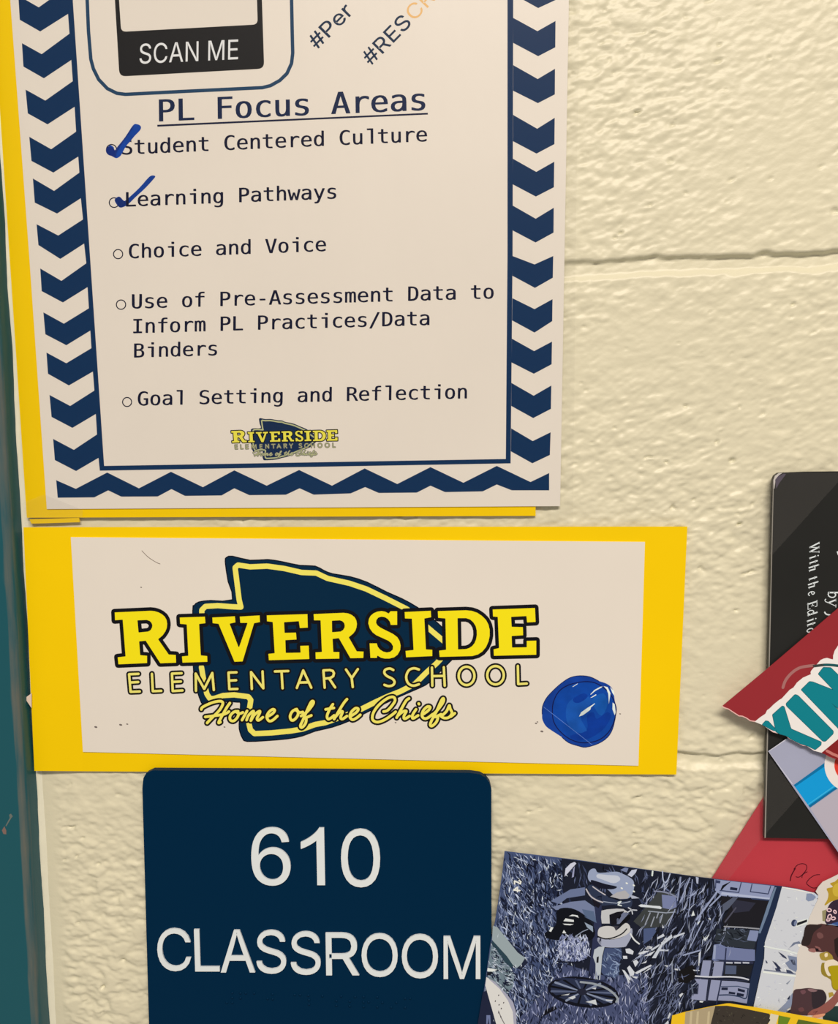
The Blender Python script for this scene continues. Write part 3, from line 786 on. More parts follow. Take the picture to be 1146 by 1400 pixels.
def build_poster():
    t = thing('focus_poster', 'laminated white poster listing focus areas inside a navy chevron border', 'poster', 400, 690)
    tag(sheet('backing_card', [(-29, -250), (732, -250), (732.5, 705.3), (36.6, 707.8), (13, 350), (-10, 0)], 1.3, 0.7, M['yellow'], t), 'yellow backing card')
    sheet('sheet', [(-4, -250), (785, -250), (778, 0), (772, 350), (766, 692), (64, 696), (40, 350), (14, 0)], POSTER_D, 0.42, M['paper'], t)
    sheet('card_strip', [(40, 710), (108, 708), (109, 714), (43, 716)], 1.2, 0.5, M['yellow'], t)
    # chevron border with its inner frame
    pr = Print(POSTER_D)
    inner = lambda y: 99.5 + (142.4 - 99.5) * y / 637.0
    for L1, L2, C1, C2, R1, R2 in CHEV_L:
        pr.fill([L1, C1, R1, (inner(R1[1]), R1[1]), (inner(R2[1]), R2[1]), R2, C2, L2], NAVY, 1)
    band = [p for ch in CHEV_L for p in (ch[4], ch[5])] + [(136.5, 643.5)]
    pr.fill(band + [(142.4, 637)] + [(inner(y), y) for y in (500, 300, 100, -17, CHEV_L[0][4][1])], NAVY, 2)
    pr.fill([(136.5, 643.5), (142.4, 637), (691.7, 627.5), (694, 350), (694, -215), (702.4, -215), (701, 350), (698.3, 633.5)], NAVY, 2)
    for i in range(len(WHITE_R)):
        l1, l2, c1, c2, r1, r2 = WHITE_R[i]
        if i + 1 < len(WHITE_R):
            n1, _, m1, _, q1, _ = WHITE_R[i + 1]
        else:
            n1, m1, q1 = (698.6, 617), (728, 633.4), (752, 622)
        pr.fill([l2, c2, r2, q1, m1, n1], NAVY, 1)
    pr.fill(ZIG_TOP + ZIG_BOT, NAVY, 1)
    pr.build('chevron_border', t)
    # panel of the scan code: outline, black plate, white window (the code itself is left out)
    pr = Print(POSTER_D)
    pr.line([(112, -205), (117, -60), (119.2, 0), (121, 43), (124.2, 81), (127.7, 94), (134.9, 108.6), (146.7, 121), (159.7, 127.5), (171.5, 129), (250, 125), (358.9, 119.8), (370, 117), (382.6, 110), (392.4, 100.5), (398.7, 86.6), (400.3, 72.6), (399.5, 40), (398.7, 0), (397, -60), (393, -205)], 4.8, A(36, 66, 92), 1)
    pr.fill(rounded([(150, -120), (354, -130), (361.3, 93.8), (163.3, 104.6)], 9), A(33, 32, 32), 1)
    pr.fill(rounded([(158, -75), (349, -85), (352.4, 33.4), (165.7, 43.5)], 7), WHITE, 2)
    plate = pr.build('scan_panel', t)
    pr = Print(POSTER_D)
    u = (330.5 - 190.0) / sum((SANS[c][0] if c != ' ' else 190) for c in 'SCAN ME') * 0.985
    pen = 190.0
    for c in 'SCAN ME':
        if c == ' ':
            pen += 190 * u
            continue
        pen += write(pr, SANS, c, (pen - 1, 87.2 - (pen - 190) * 0.046), None, (0.9989, -0.046), 27.0, A(228, 222, 214), 3, 0.06, u, sans_cap)
    pr.build('caption', plate)
    # slanting hashtags
    pr = Print(POSTER_D)
    for o_ in (0, 0.7):
        write(pr, SANS, '#Per', (433 + o_, 68.5), None, (0.70, -0.714), 20.5, A(24, 46, 70), 1 + o_, 0, 73.0 / sum(SANS[c][0] for c in '#Per'), sans_cap)
    pr.build('hashtag', t)
    pr = Print(POSTER_D)
    k = 83.0 / sum(SANS[c][0] for c in '#RES')
    write(pr, SANS, '#RES', (507, 90.7), None, (0.70, -0.714), 20.5, A(24, 46, 70), 1.5, 0, k, sans_cap)
    pen = write(pr, SANS, '#RES', (506.5, 90.5), None, (0.70, -0.714), 20.5, A(24, 46, 70), 1, 0, k, sans_cap)
    write(pr, SANS, 'CR', (506.5 + pen * 0.7 + 1, 90.5 - pen * 0.714 - 1), None, (0.70, -0.714), 20.5, A(238, 184, 116), 1, 0, k, sans_cap)
    pr.build('hashtag', t)
    # title
    pr = Print(POSTER_D)
    for o_ in (0.0, 0.8, 1.5):
        write(pr, MONO, 'PL Focus Areas', (213.2 + o_, 166.2), 26.56, (0.9991, -0.0428), 30.0, INKBLUE, 1 + o_, 0.03)
    pr.fill([(215, 170.6), (585, 154.2), (585.2, 156.6), (215.2, 173.2)], A(24, 30, 56), 1)
    pr.build('title_lettering', t)
    # list
    items = [
        ([('Student Centered Culture', (164.9, 211.4), 17.55, -0.0440)], (152.5, 204.5), 7),
        ([('Learning Pathways', (169.5, 282.4), 17.24, -0.0385)], (156, 277), 6.6),
        ([('Choice and Voice', (174.5, 353.2), 17.06, -0.0375)], (161.5, 347.4), 6.3),
        ([('Use of Pre-Assessment Data to', (178.4, 421.8), 17.19, -0.0279), ('Inform PL Practices/Data', (179.5, 455.6), 17.08, -0.0280), ('Binders', (181.2, 488.8), 16.85, -0.028)], (165.5, 416.5), 6.4),
        ([('Goal Setting and Reflection', (187, 554.4), 16.8, -0.0217)], (173.8, 549.6), 6.2)]
    col = A(16, 20, 44)
    for i, (lines, bc, br) in enumerate(items):
        pr = Print(POSTER_D)
        for s, st, adv, sl in lines:
            n = math.hypot(1, sl)
            for o_ in (0.0, 0.8):
                write(pr, MONO, s, (st[0] + o_ - 0.2, st[1] + o_ * 0.3), adv / n, (1 / n, sl / n), adv * 1.135, col, (1 if i != 1 else 3) + o_, 0.035)
        o = pr.build('list_item', t)
        pr = Print(POSTER_D)
        pr.line(ellipse(bc[0], bc[1], br, br, 0, 20), 1.4, col, 1, True)
        pr.build('bullet', o)
    # marker ticks
    Z = zoom(140, 165, 0.1047)
    for k_, c in enumerate(([(45, 390), (75, 340), (110, 320), (150, 350), (165, 385), (300, 210), (400, 60), (450, 45), (500, 70), (495, 120), (420, 200), (360, 275), (310, 330), (260, 420), (230, 465), (180, 490), (120, 460), (70, 440)],
                            [(160, 1040), (190, 1000), (230, 995), (275, 1040), (310, 1035), (480, 880), (600, 745), (650, 715), (690, 725), (670, 760), (560, 880), (430, 1000), (350, 1080), (300, 1115), (240, 1135), (200, 1110)])):
        pr = Print(POSTER_D)
        pr.fill(Z(smooth_path(c, True, 3)), A(18, 66, 150) if k_ == 0 else A(18, 58, 134), 2)
        if k_ == 0:
            pr.fill(Z(smooth_path([(45, 390), (75, 340), (120, 345), (165, 390), (180, 470), (120, 460), (70, 440)], True, 3)), A(18, 44, 116), 3)
            pr.fill(Z(smooth_path([(165, 388), (300, 213), (395, 75), (400, 95), (310, 225), (200, 390), (170, 470)], True, 3)), A(20, 50, 120), 4)
        else:
            pr.fill(Z(smooth_path([(165, 1040), (195, 1005), (230, 1000), (270, 1045), (310, 1050), (300, 1100), (240, 1130), (205, 1105)], True, 3)), A(18, 46, 112), 2.5)
        tag(pr.build('check_mark', t, M['marker']), 'blue marker tick over the first bullet' if k_ == 0 else 'blue marker tick over the second bullet')
    # small emblem at the foot of the sheet
    emblem(t, POSTER_D, 2, lambda p: [(316.3 + (x - 157) * 0.2520, 572 + (y - 761) * 0.2262) for x, y in p], 0.25, True)
    tag(sheet('laminate_film', [(-29, -250), (800, -250), (793, 0), (787, 350), (783.5, 716), (38.5, 718.5), (14, 350), (-10, 0)], 2.05, 0.1, M['film'], t), 'clear laminate film')


# ------------------------------------------------------------------ yellow sign with the school's emblem
def sign_d(x, y):
    return 1.35 + 1.9 * max(0.0, 1 - (x - 30) / 70.0)


def build_sign():
    t = thing('school_sign', 'wide white paper sign with the arrowhead school emblem on yellow card', 'sign', 480, 1050)
    poly = [(32, 721), (100, 720.8), (940, 720), (925, 1059), (113, 1054.5), (47, 1054)]
    tag(sheet('backing_card', poly, sign_d, 0.5, M['yellow'], t), 'yellow backing card')
    sheet('sheet', [(96.8, 734.5), (882, 741), (873, 1047), (113.4, 1028)], lambda x, y: 1.75, 0.4, M['paper'], t)
    emblem(t, 1.75, 1)
    Z = zoom(730, 915, 0.1134)
    pr = Print(1.75)
    pr.fill(Z(smooth_path([(100, 540), (105, 450), (150, 350), (230, 260), (330, 170), (440, 100), (560, 78), (680, 92), (780, 140), (880, 175), (950, 240), (975, 370), (995, 480), (985, 580), (950, 720), (890, 820), (780, 895), (630, 940), (540, 925), (420, 885), (340, 820), (240, 755), (150, 690), (105, 610)], True, 3)), A(18, 60, 142), 1)
    ring = [(235, 400), (300, 270), (420, 190), (600, 150), (740, 165), (850, 230), (930, 310), (985, 430), (992, 520), (960, 650), (900, 760), (790, 850), (650, 885), (520, 875), (400, 820), (300, 730), (240, 630), (225, 520)]
    pr.fill(Z(smooth_path(ring, True, 3)), A(12, 66, 150), 2)
    pr.fill(Z(smooth_path([(400, 430), (520, 330), (640, 320), (700, 400), (560, 560), (640, 740), (520, 760), (400, 640)], True, 3)), A(22, 80, 160), 3)
    pr.fill(Z(smooth_path([(480, 350), (600, 290), (650, 330), (560, 400), (490, 400)], True, 3)), A(8, 54, 138), 4)
    pr.fill(Z(smooth_path([(640, 560), (720, 520), (760, 600), (880, 520), (930, 560), (860, 700), (700, 820), (520, 860), (440, 800), (640, 740)], True, 3)), A(8, 54, 140), 4)
    pr.fill(Z(smooth_path([(700, 360), (840, 290), (890, 420), (820, 560), (740, 480)], True, 3)), A(18, 82, 160), 4)
    pr.line(Z(smooth_path(ring, True, 3)), 1.3, A(16, 22, 74), 6, True)
    pr.line(Z(smooth_path([(100, 540), (105, 450), (150, 350), (230, 260), (330, 170), (440, 100), (560, 78), (680, 92), (780, 140)], False, 3)), 0.9, A(16, 30, 84), 6)
    pr.line(Z(smooth_path([(340, 820), (420, 885), (540, 925), (630, 940), (780, 895), (890, 820), (950, 720), (985, 580)], False, 3)), 0.9, A(16, 30, 84), 6)
    whitish = A(224, 228, 244)  # bluish white streaks drawn on top of the blue spot
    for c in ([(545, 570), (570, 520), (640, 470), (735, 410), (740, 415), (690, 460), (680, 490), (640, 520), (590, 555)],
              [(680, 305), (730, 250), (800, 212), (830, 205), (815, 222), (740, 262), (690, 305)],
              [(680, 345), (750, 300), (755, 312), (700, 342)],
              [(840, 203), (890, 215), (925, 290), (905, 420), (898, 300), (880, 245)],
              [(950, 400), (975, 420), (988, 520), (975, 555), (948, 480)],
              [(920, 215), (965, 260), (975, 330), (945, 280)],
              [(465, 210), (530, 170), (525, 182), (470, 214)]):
        pr.fill(Z(c), whitish, 7)
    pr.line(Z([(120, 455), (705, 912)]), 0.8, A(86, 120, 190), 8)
    tag(pr.build('ink_spot', t, M['marker']), 'round blue marker spot with pale streaks')
    # a hair and dirt specks on the paper
    pr = Print(1.75)
    pr.line(arc([(194, 753), (203, 762), (214, 769), (219, 771)]), 0.8, A(122, 104, 92), 1)
    pr.build('hair', t)
    for x, y, r in ((165, 991, 1.6), (174, 990, 1.1), (131, 994, 1.6), (307, 994, 1.0), (741, 1000, 1.6), (733, 989, 1.2), (735, 987, 0.9), (193, 803, 0.9), (848, 976, 0.9), (541, 988, 1.0)):
        pr = Print(1.75)
        pr.fill(ellipse(x, y, r * 1.4, r * 0.8, 0.2, 10), A(118, 104, 96), 1)
        pr.build('dirt_speck', t)


# ------------------------------------------------------------------ room sign 610 CLASSROOM
PLQ = 4.6


def extrude(name, contours, d0, d1, mat, parent):
    v2, fs = tess(contours, 'wind')
    v = [P(x, y, d1) for x, y in v2]
    faces = [face_front(v, f) for f in fs]
    n = len(v)
    v += [p + Vector((0, (d1 - d0) / 1000.0, 0)) for p in v]
    ed = set()
    for f in faces:
        for i in range(len(f)):
            ed.add((f[i - 1], f[i]))
    faces += [[b, a, a + n, b + n] for a, b in ed if (b, a) not in ed]
    return mesh_obj(name, v, faces, mat, parent)


def build_plaque():
    t = thing('room_sign', 'navy plastic room sign with raised white number 610 below the yellow sign', 'sign', 435, 1400)
    tag(sheet('mounting_pad', [(225, 1085), (645, 1085), (645, 1480), (235, 1480)], 1.6, 1.6, M['pad'], t), 'grey mounting pad')
    body = [(206, 1483), (194.6, 1078), (196, 1064), (200, 1057), (208, 1053.2), (430, 1054.4), (642, 1056.5), (656, 1058.5), (664, 1063), (669.5, 1070), (672, 1080), (672.3, 1270), (671, 1488)]
    sheet('panel', body, PLQ, 3.0, M['navy_plastic'], t)

    def put(ch, x0, x1, y0, y1, name):
        _, cs = glyph(SANS, ch)
        xs = [p[0] for c in cs for p in c]
        ys = [p[1] for c in cs for p in c]
        a, b, c_, d_ = min(xs), max(xs), min(ys), max(ys)
        sh = -0.038 + 8.3e-5 * ((x0 + x1) / 2 - 200)
        out = [[(x0 + (x - a) / (b - a) * (x1 - x0) + sh * (y1 - y0) * ((y - c_) / (d_ - c_) - 0.5), y1 - (y - c_) / (d_ - c_) * (y1 - y0)) for x, y in c] for c in cs]
        extrude(name, out, PLQ, PLQ + 0.8, M['letter_plastic'], t)

    for ch, b in zip('610', ((343.5, 397, 1131.5, 1211), (411.5, 443.8, 1132, 1210.3), (466.3, 519.8, 1133.5, 1213.3))):
        put(ch, *b, 'digit')
    for ch, b in zip('CLASSROOM', ((215, 260.7, 1269.6, 1328), (266, 299.5, 1271, 1328.3), (301, 348, 1272, 1329.7), (350.3, 391, 1272, 1331.5), (397.3, 438.2, 1273.9, 1333),
                                   (445.6, 490.8, 1275.8, 1333.6), (494.4, 543.8, 1276.7, 1335.9), (549.4, 599, 1277.8, 1337.8), (606.6, 656.9, 1280.6, 1338.6))):
        put(ch, *b, 'letter')
    for x, y in ((72, 70), (72, 98), (72, 125), (42, 125), (118, 72), (148, 72), (118, 100), (195, 72), (298, 78), (270, 103), (298, 105), (422, 82), (452, 82), (498, 85), (502, 110), (502, 135), (577, 88), (682, 90), (655, 115), (655, 142), (760, 93), (730, 118), (730, 145), (808, 93), (808, 122), (836, 122), (808, 148), (884, 95), (913, 125), (884, 150), (991, 125), (962, 152), (1040, 102), (1068, 102), (1040, 153)):
        cx, cy = 300 + x * 0.2443, 1340 + y * 0.2439
        c = P(cx, cy, PLQ)
        v, f = [], []
        r, rings, seg = 0.00062, 4, 12
        for i in range(rings):
            th = math.pi / 2 * i / rings
            for k in range(seg):
                ph = 2 * math.pi * k / seg
                v.append((c.x + r * math.cos(th) * math.cos(ph), c.y - 0.8 * r * math.sin(th), c.z + r * math.cos(th) * math.sin(ph)))
        v.append((c.x, c.y - 0.8 * r, c.z))
        for i in range(rings - 1):
            for k in range(seg):
                a, b = i * seg + k, i * seg + (k + 1) % seg
                f.append([a, b, b + seg, a + seg])
        for k in range(seg):
            f.append([(rings - 1) * seg + k, (rings - 1) * seg + (k + 1) % seg, rings * seg])
        mesh_obj('braille_dot', v, f, M['navy_plastic'], t, smooth=True)


build_poster()
build_sign()
build_plaque()
# ------------------------------------------------------------------ clippings taped to the wall at the right
def inside(p, poly):
    x, y = p
    c = False
    for i in range(len(poly)):
        (x1, y1), (x2, y2) = poly[i - 1], poly[i]
        if (y1 > y) != (y2 > y) and x < (x2 - x1) * (y - y1) / (y2 - y1) + x1:
            c = not c
    return c


def scatter(pr, rnd, region, limit, n, cols, ln, wd, ang, spread, layer, sub=6):
    """Printed straw and splinters: short slivers of ink inside a region of the picture."""
    xs = [p[0] for p in region]
    ys = [p[1] for p in region]
    tries = 0
    while n > 0 and tries < 40000:
        tries += 1
        x, y = rnd.uniform(min(xs), max(xs)), rnd.uniform(min(ys), max(ys))
        if not inside((x, y), region):
            continue
        a = math.radians(rnd.gauss(ang, spread))
        l, w = rnd.uniform(*ln) / 2, rnd.uniform(*wd) / 2
        c, s = math.cos(a), math.sin(a)
        bow = rnd.uniform(-0.25, 0.25) * l
        q = [(-l, 0), (0, w + bow), (l, 0), (0, -w + bow)]
        q = [(x + u * c - v * s, y + u * s + v * c) for u, v in q]
        if not all(inside(p, limit) for p in q):
            continue
        col = rnd.choice(cols)
        k = rnd.uniform(0.85, 1.15)
        pr.raw(q, [[0, 1, 2, 3]], tuple(v * k for v in col), layer + rnd.randrange(sub))
        n -= 1


RED_D = 1.5
COVER_D = 4.2
LAV_D = 4.9
KIM_D = lambda x, y: 5.9 + max(-0.7, (y - 970 + 0.55 * (x - 1000)) * 0.012)
PAGE_D = lambda x, y: 5.3 - 2.7 * (x - 655) / 450.0
PEOPLE_D = 3.1
YPAGE_D = 4.9


def build_red_card():
    t = thing('red_card', 'red card with a handwritten scribble, behind the black book cover', 'card', 1080, 1150)
    sheet('sheet', [(1062, 1062), (958, 1226), (1060, 1245), (1260, 1245), (1260, 1010), (1100, 1020)], RED_D, 0.4, M['red_card'], t)
    pr = Print(RED_D)
    Z = zoom(1016, 1140, 0.1134)
    ink = A(76, 14, 26)
    pr.line(Z(arc([(570, 565), (585, 500), (630, 420)])), 1.5, ink, 1)
    pr.line(Z(arc([(615, 425), (660, 375), (720, 360), (765, 380), (765, 430), (720, 490), (675, 522), (640, 518)])), 1.1, ink, 1)
    pr.line(Z(arc([(775, 458), (735, 480), (715, 505), (712, 528)])), 1.1, ink, 1)
    pr.line(Z(arc([(925, 492), (870, 498), (810, 535), (768, 590), (790, 622), (840, 652), (892, 650)])), 1.1, ink, 1)
    pr.build('handwriting', t)


def build_cover():
    t = thing('book_cover', 'black glossy book cover with white serif lettering running down it', 'book cover', 1150, 1140)
    sheet('cover', [(1057.3, 656), (1059.5, 650.5), (1065, 646.5), (1100, 645), (1400, 642), (1400, 1150), (1134, 1147), (1045.5, 1145.5)], COVER_D, 2.2, M['black_cover'], t)
    pr = Print(COVER_D)
    pr.fill([(1057.6, 656), (1059.8, 650.5), (1065, 646.8), (1070, 646.6), (1065, 650), (1060.5, 657), (1059, 668), (1057.5, 668)], A(196, 184, 172), 1)
    pr.fill([(1060, 656), (1064, 651), (1072, 647.5), (1075, 648), (1066, 660), (1061.5, 668)], A(84, 74, 84), 1.5)
    pr.fill([(1045.5, 1145.5), (1057.2, 660), (1058.2, 660), (1047.2, 1145.5)], A(150, 140, 126), 1)
    pr.build('worn_edge', t)
    # lettering: written in a local frame, u down the cover, v towards the letters' heads (to the right)
    Z = zoom(1060, 730, 0.1071)
    pr = Print(COVER_D)
    w = A(222, 222, 220)

    def put(y0, paths, base=None, sc_=1.0, lean=0.32):
        b = base if base is not None else 445 - (y0 - 120) * 0.037
        for pts, wd in paths:
            q = Z([(b + v * sc_, y0 + u * sc_ - lean * (v * sc_) + 22) for u, v in pts])
            pr.line(q, wd * 0.1071 * sc_, w, 1)
    thick, thin = 17, 8
    Wg = [([(8, 115), (30, 0)], thick), ([(30, 0), (66, 110)], thin), ([(62, 115), (86, 0)], thick), ([(86, 0), (124, 112)], thin), ([(0, 118), (22, 118)], thin), ([(52, 118), (74, 118)], thin), ([(112, 116), (132, 116)], thin)]
    ig = [([(12, 78), (12, 4)], thick), ([(0, 76), (14, 80)], thin), ([(12, 6), (26, 8)], thin), ([(13, 108), (13, 112)], 15)]
    tg = [([(12, 100), (12, 6)], thick), ([(0, 76), (28, 76)], thin), ([(12, 4), (28, 10)], thin)]
    hg = [([(8, 120), (8, 0)], thick), ([(0, 118), (12, 122)], thin), ([(8, 50), (28, 78), (46, 74)], thin), ([(48, 74), (46, 4)], thick), ([(46, 4), (60, 8)], thin)]
    eg = [(arc([(10, 40), (40, 50), (46, 68), (30, 80), (14, 64), (6, 34), (16, 6), (34, 4), (48, 16)]), 11)]
    Eg = [([(14, 115), (14, 0)], thick), ([(0, 117), (74, 117), (74, 92)], thin), ([(14, 60), (52, 60), (52, 76)], thin), ([(0, 2), (80, 2), (82, 32)], thin), ([(52, 60), (52, 46)], thin)]
    dg = [(arc([(50, 66), (30, 80), (10, 58), (6, 24), (20, 2), (40, 14), (52, 36)]), 11), ([(56, 122), (56, 6)], thick), ([(44, 120), (58, 122)], thin), ([(56, 6), (68, 8)], thin)]
    og = [(arc([(28, 80), (10, 62), (6, 26), (22, 2), (42, 16), (50, 54), (36, 78), (28, 80)]), 12)]
    for y0, g in ((120, Wg), (276, ig), (340, tg), (402, hg), (548, tg), (618, hg), (722, eg), (862, Eg), (962, dg), (1080, ig), (1132, tg), (1194, og)):
        put(y0, g)
    bg = [([(14, 150), (14, 4)], 19), ([(0, 150), (16, 152)], 9), (arc([(16, 70), (40, 96), (70, 78), (76, 44), (60, 10), (34, 0), (14, 16)]), 14)]
    yg = [([(4, 96), (40, 4)], 18), ([(84, 98), (40, 4)], 9), (arc([(40, 4), (26, -32), (6, -42), (-6, -30)]), 10), ([(-6, 98), (18, 98)], 9), ([(66, 98), (96, 98)], 9)]
    put(712, bg, 678, 1.0, 0.0)
    put(816, yg, 678, 1.0, 0.0)
    pr.line(Z(arc([(634, 1000), (650, 1022), (690, 1032), (760, 1030), (830, 1030)])), 1.9, w, 1)
    pr.fill(Z([(785, 225), (830, 215), (830, 300), (803, 272)]), w, 1)
    pr.build('serif_lettering', t)


def build_lavender():
    t = thing('grey_clipping', 'lavender grey clipping with a blue stripe and a white ringed red disc', 'clipping', 1120, 1120)
    sheet('sheet', [(1050.6, 1027.2), (1090, 1001), (1250, 930), (1330, 1090), (1180, 1214)], LAV_D, 0.25, M['lavender'], t)
    pr = Print(LAV_D)
    pr.fill([(1051.2, 1027.6), (1076, 1011), (1075, 1010), (1050.6, 1027.2), (1083, 1072), (1084, 1071.5)], A(214, 206, 210), 0.5)
    pr.fill([(1085.3, 1073.2), (1127.5, 1044), (1215, 985), (1240, 1022), (1141, 1079.5), (1107.4, 1104)], A(20, 152, 208), 1)
    pr.fill([(1085.3, 1073.4), (1128, 1042.6), (1215, 983), (1217, 986), (1130, 1046.3), (1087.4, 1075.6)], A(14, 112, 158), 2)
    pr.fill([(1107.6, 1104.4), (1141, 1080.8), (1240, 1023), (1239, 1020.5), (1140, 1077.8), (1105.8, 1101.6)], A(14, 106, 150), 2)
    pr.fill([(1105, 1100.6), (1140, 1076.2), (1239, 1019), (1238.4, 1018), (1139.3, 1075), (1104.4, 1099.6)], A(64, 178, 224), 2)
    pr.fill([(1108, 1105), (1141.5, 1081.5), (1240, 1024), (1330, 1090), (1180, 1213.5)], A(184, 172, 178), 0.6)
    pr.fill(ellipse(1164.5, 1046, 37, 37, 0, 60), A(238, 222, 210), 3)
    pr.fill(ellipse(1164.5, 1046, 23.5, 23.5, 0, 48), A(226, 62, 46), 4)
    pr.build('printed_picture', t)


def build_kim():
    t = thing('red_clipping', 'torn red clipping with teal block letters, topmost of the pile over the black cover', 'clipping', 1120, 1000)
    low = [(987, 966), (991, 968.4), (996, 970), (1003, 974.6), (1010.4, 979.4), (1015, 979.8), (1020.6, 982.3), (1026, 986), (1032, 987), (1037, 988), (1042, 991), (1047, 994), (1052.5, 998), (1057, 1001.2), (1062.6, 1002.6), (1068, 1003.4), (1074, 1005.5), (1078, 1009), (1081.4, 1011.3), (1087, 1013.6), (1093, 1017), (1098, 1019.6), (1103, 1020), (1108, 1022.4), (1113, 1026.5), (1118, 1027.4), (1123.5, 1029.4), (1128, 1031), (1133.6, 1034.5), (1146, 1039), (1180, 1052), (1240, 1074)]
    sheet('sheet', low + [(1300, 985), (1245, 751), (1146, 831.6), (1049, 914.6)], KIM_D, 0.22, M['red_gloss'], t)
    pr = Print(KIM_D)
    torn = low[:26]
    pr.fill(torn + [(x + 0.4, y - 1.3) for x, y in torn[::-1]], A(232, 176, 164), 1)
    pr.fill([(1032, 986.8), (1039, 981), (1046.7, 975.8), (1049, 971), (1052.5, 968.5), (1058, 963), (1065.5, 957), (1069, 955), (1080, 943), (1085, 940), (1090, 933), (1098, 926.5), (1106, 923), (1109, 921.7), (1108.4, 919), (1110, 916), (1119, 906), (1122, 902.5), (1126, 900.5), (1131, 899.4), (1137, 901.2), (1139.2, 901.5), (1139.4, 896), (1141.5, 889.5), (1146, 882.7), (1160, 868), (1262, 820), (1285, 920), (1180, 985), (1146, 1010.6), (1123.5, 1029.2), (1113, 1026.3), (1103, 1019.8), (1093, 1016.8), (1081.4, 1011.1), (1074, 1005.3), (1062.6, 1002.4), (1052.5, 997.8), (1042, 990.8)], A(236, 224, 212), 2)
    Z = zoom(980, 920, 0.1449)
    teal = A(16, 124, 132)
    edge = A(26, 74, 82)
    K1 = rounded(Z([(430, 488), (462, 452), (488, 456), (572, 548), (540, 545), (505, 530), (470, 510)]), 0.8, 3)
    K2 = rounded(Z([(527, 395), (620, 312), (637, 318), (702, 528), (988, 652), (985, 680), (930, 725), (862, 690), (790, 668), (705, 626), (655, 592), (600, 578), (560, 556)]), 1.0, 3)
    I = rounded(Z([(655, 290), (740, 203), (768, 213), (1102, 550), (1100, 574), (1028, 645), (1003, 645), (660, 312)]), 1.6, 3)
    Mm = rounded([(1095.6, 943), (1107, 931.8), (1111.5, 932.3), (1140, 943.5), (1119, 921.5), (1126, 912.4), (1136, 912.8), (1200, 975), (1230, 1010), (1215, 1024), (1136.5, 960.8), (1190, 1015), (1175, 1025), (1146, 995.5)], 1.0, 3)
    for c in (K1, K2, I, Mm):
        pr.line(c, 1.1, edge, 3, True)
        pr.fill(c, teal, 4)
    Y = zoom(1030, 820, 0.1012)
    pr.line(Y(arc([(402, 1186), (440, 1085), (525, 985), (640, 915), (815, 887)])), 4.0, A(166, 106, 100), 5)
    pr.line(Y(arc([(815, 897), (960, 880), (1060, 882), (1146, 892)])), 3.6, A(58, 66, 62), 5)
    pr.line(Y(arc([(960, 876), (1060, 877), (1146, 886)])), 2.6, A(28, 84, 86), 6)
    pr.fill([(1124, 1029), (1146, 1011), (1180, 986), (1240, 1074), (1146, 1038.6)], A(132, 32, 34), 1.5)
    pr.line([(1131, 1026.6), (1139, 1031), (1150, 1035.5), (1170, 1041)], 3.8, A(196, 116, 106), 5)
    pr.build('block_lettering', t)


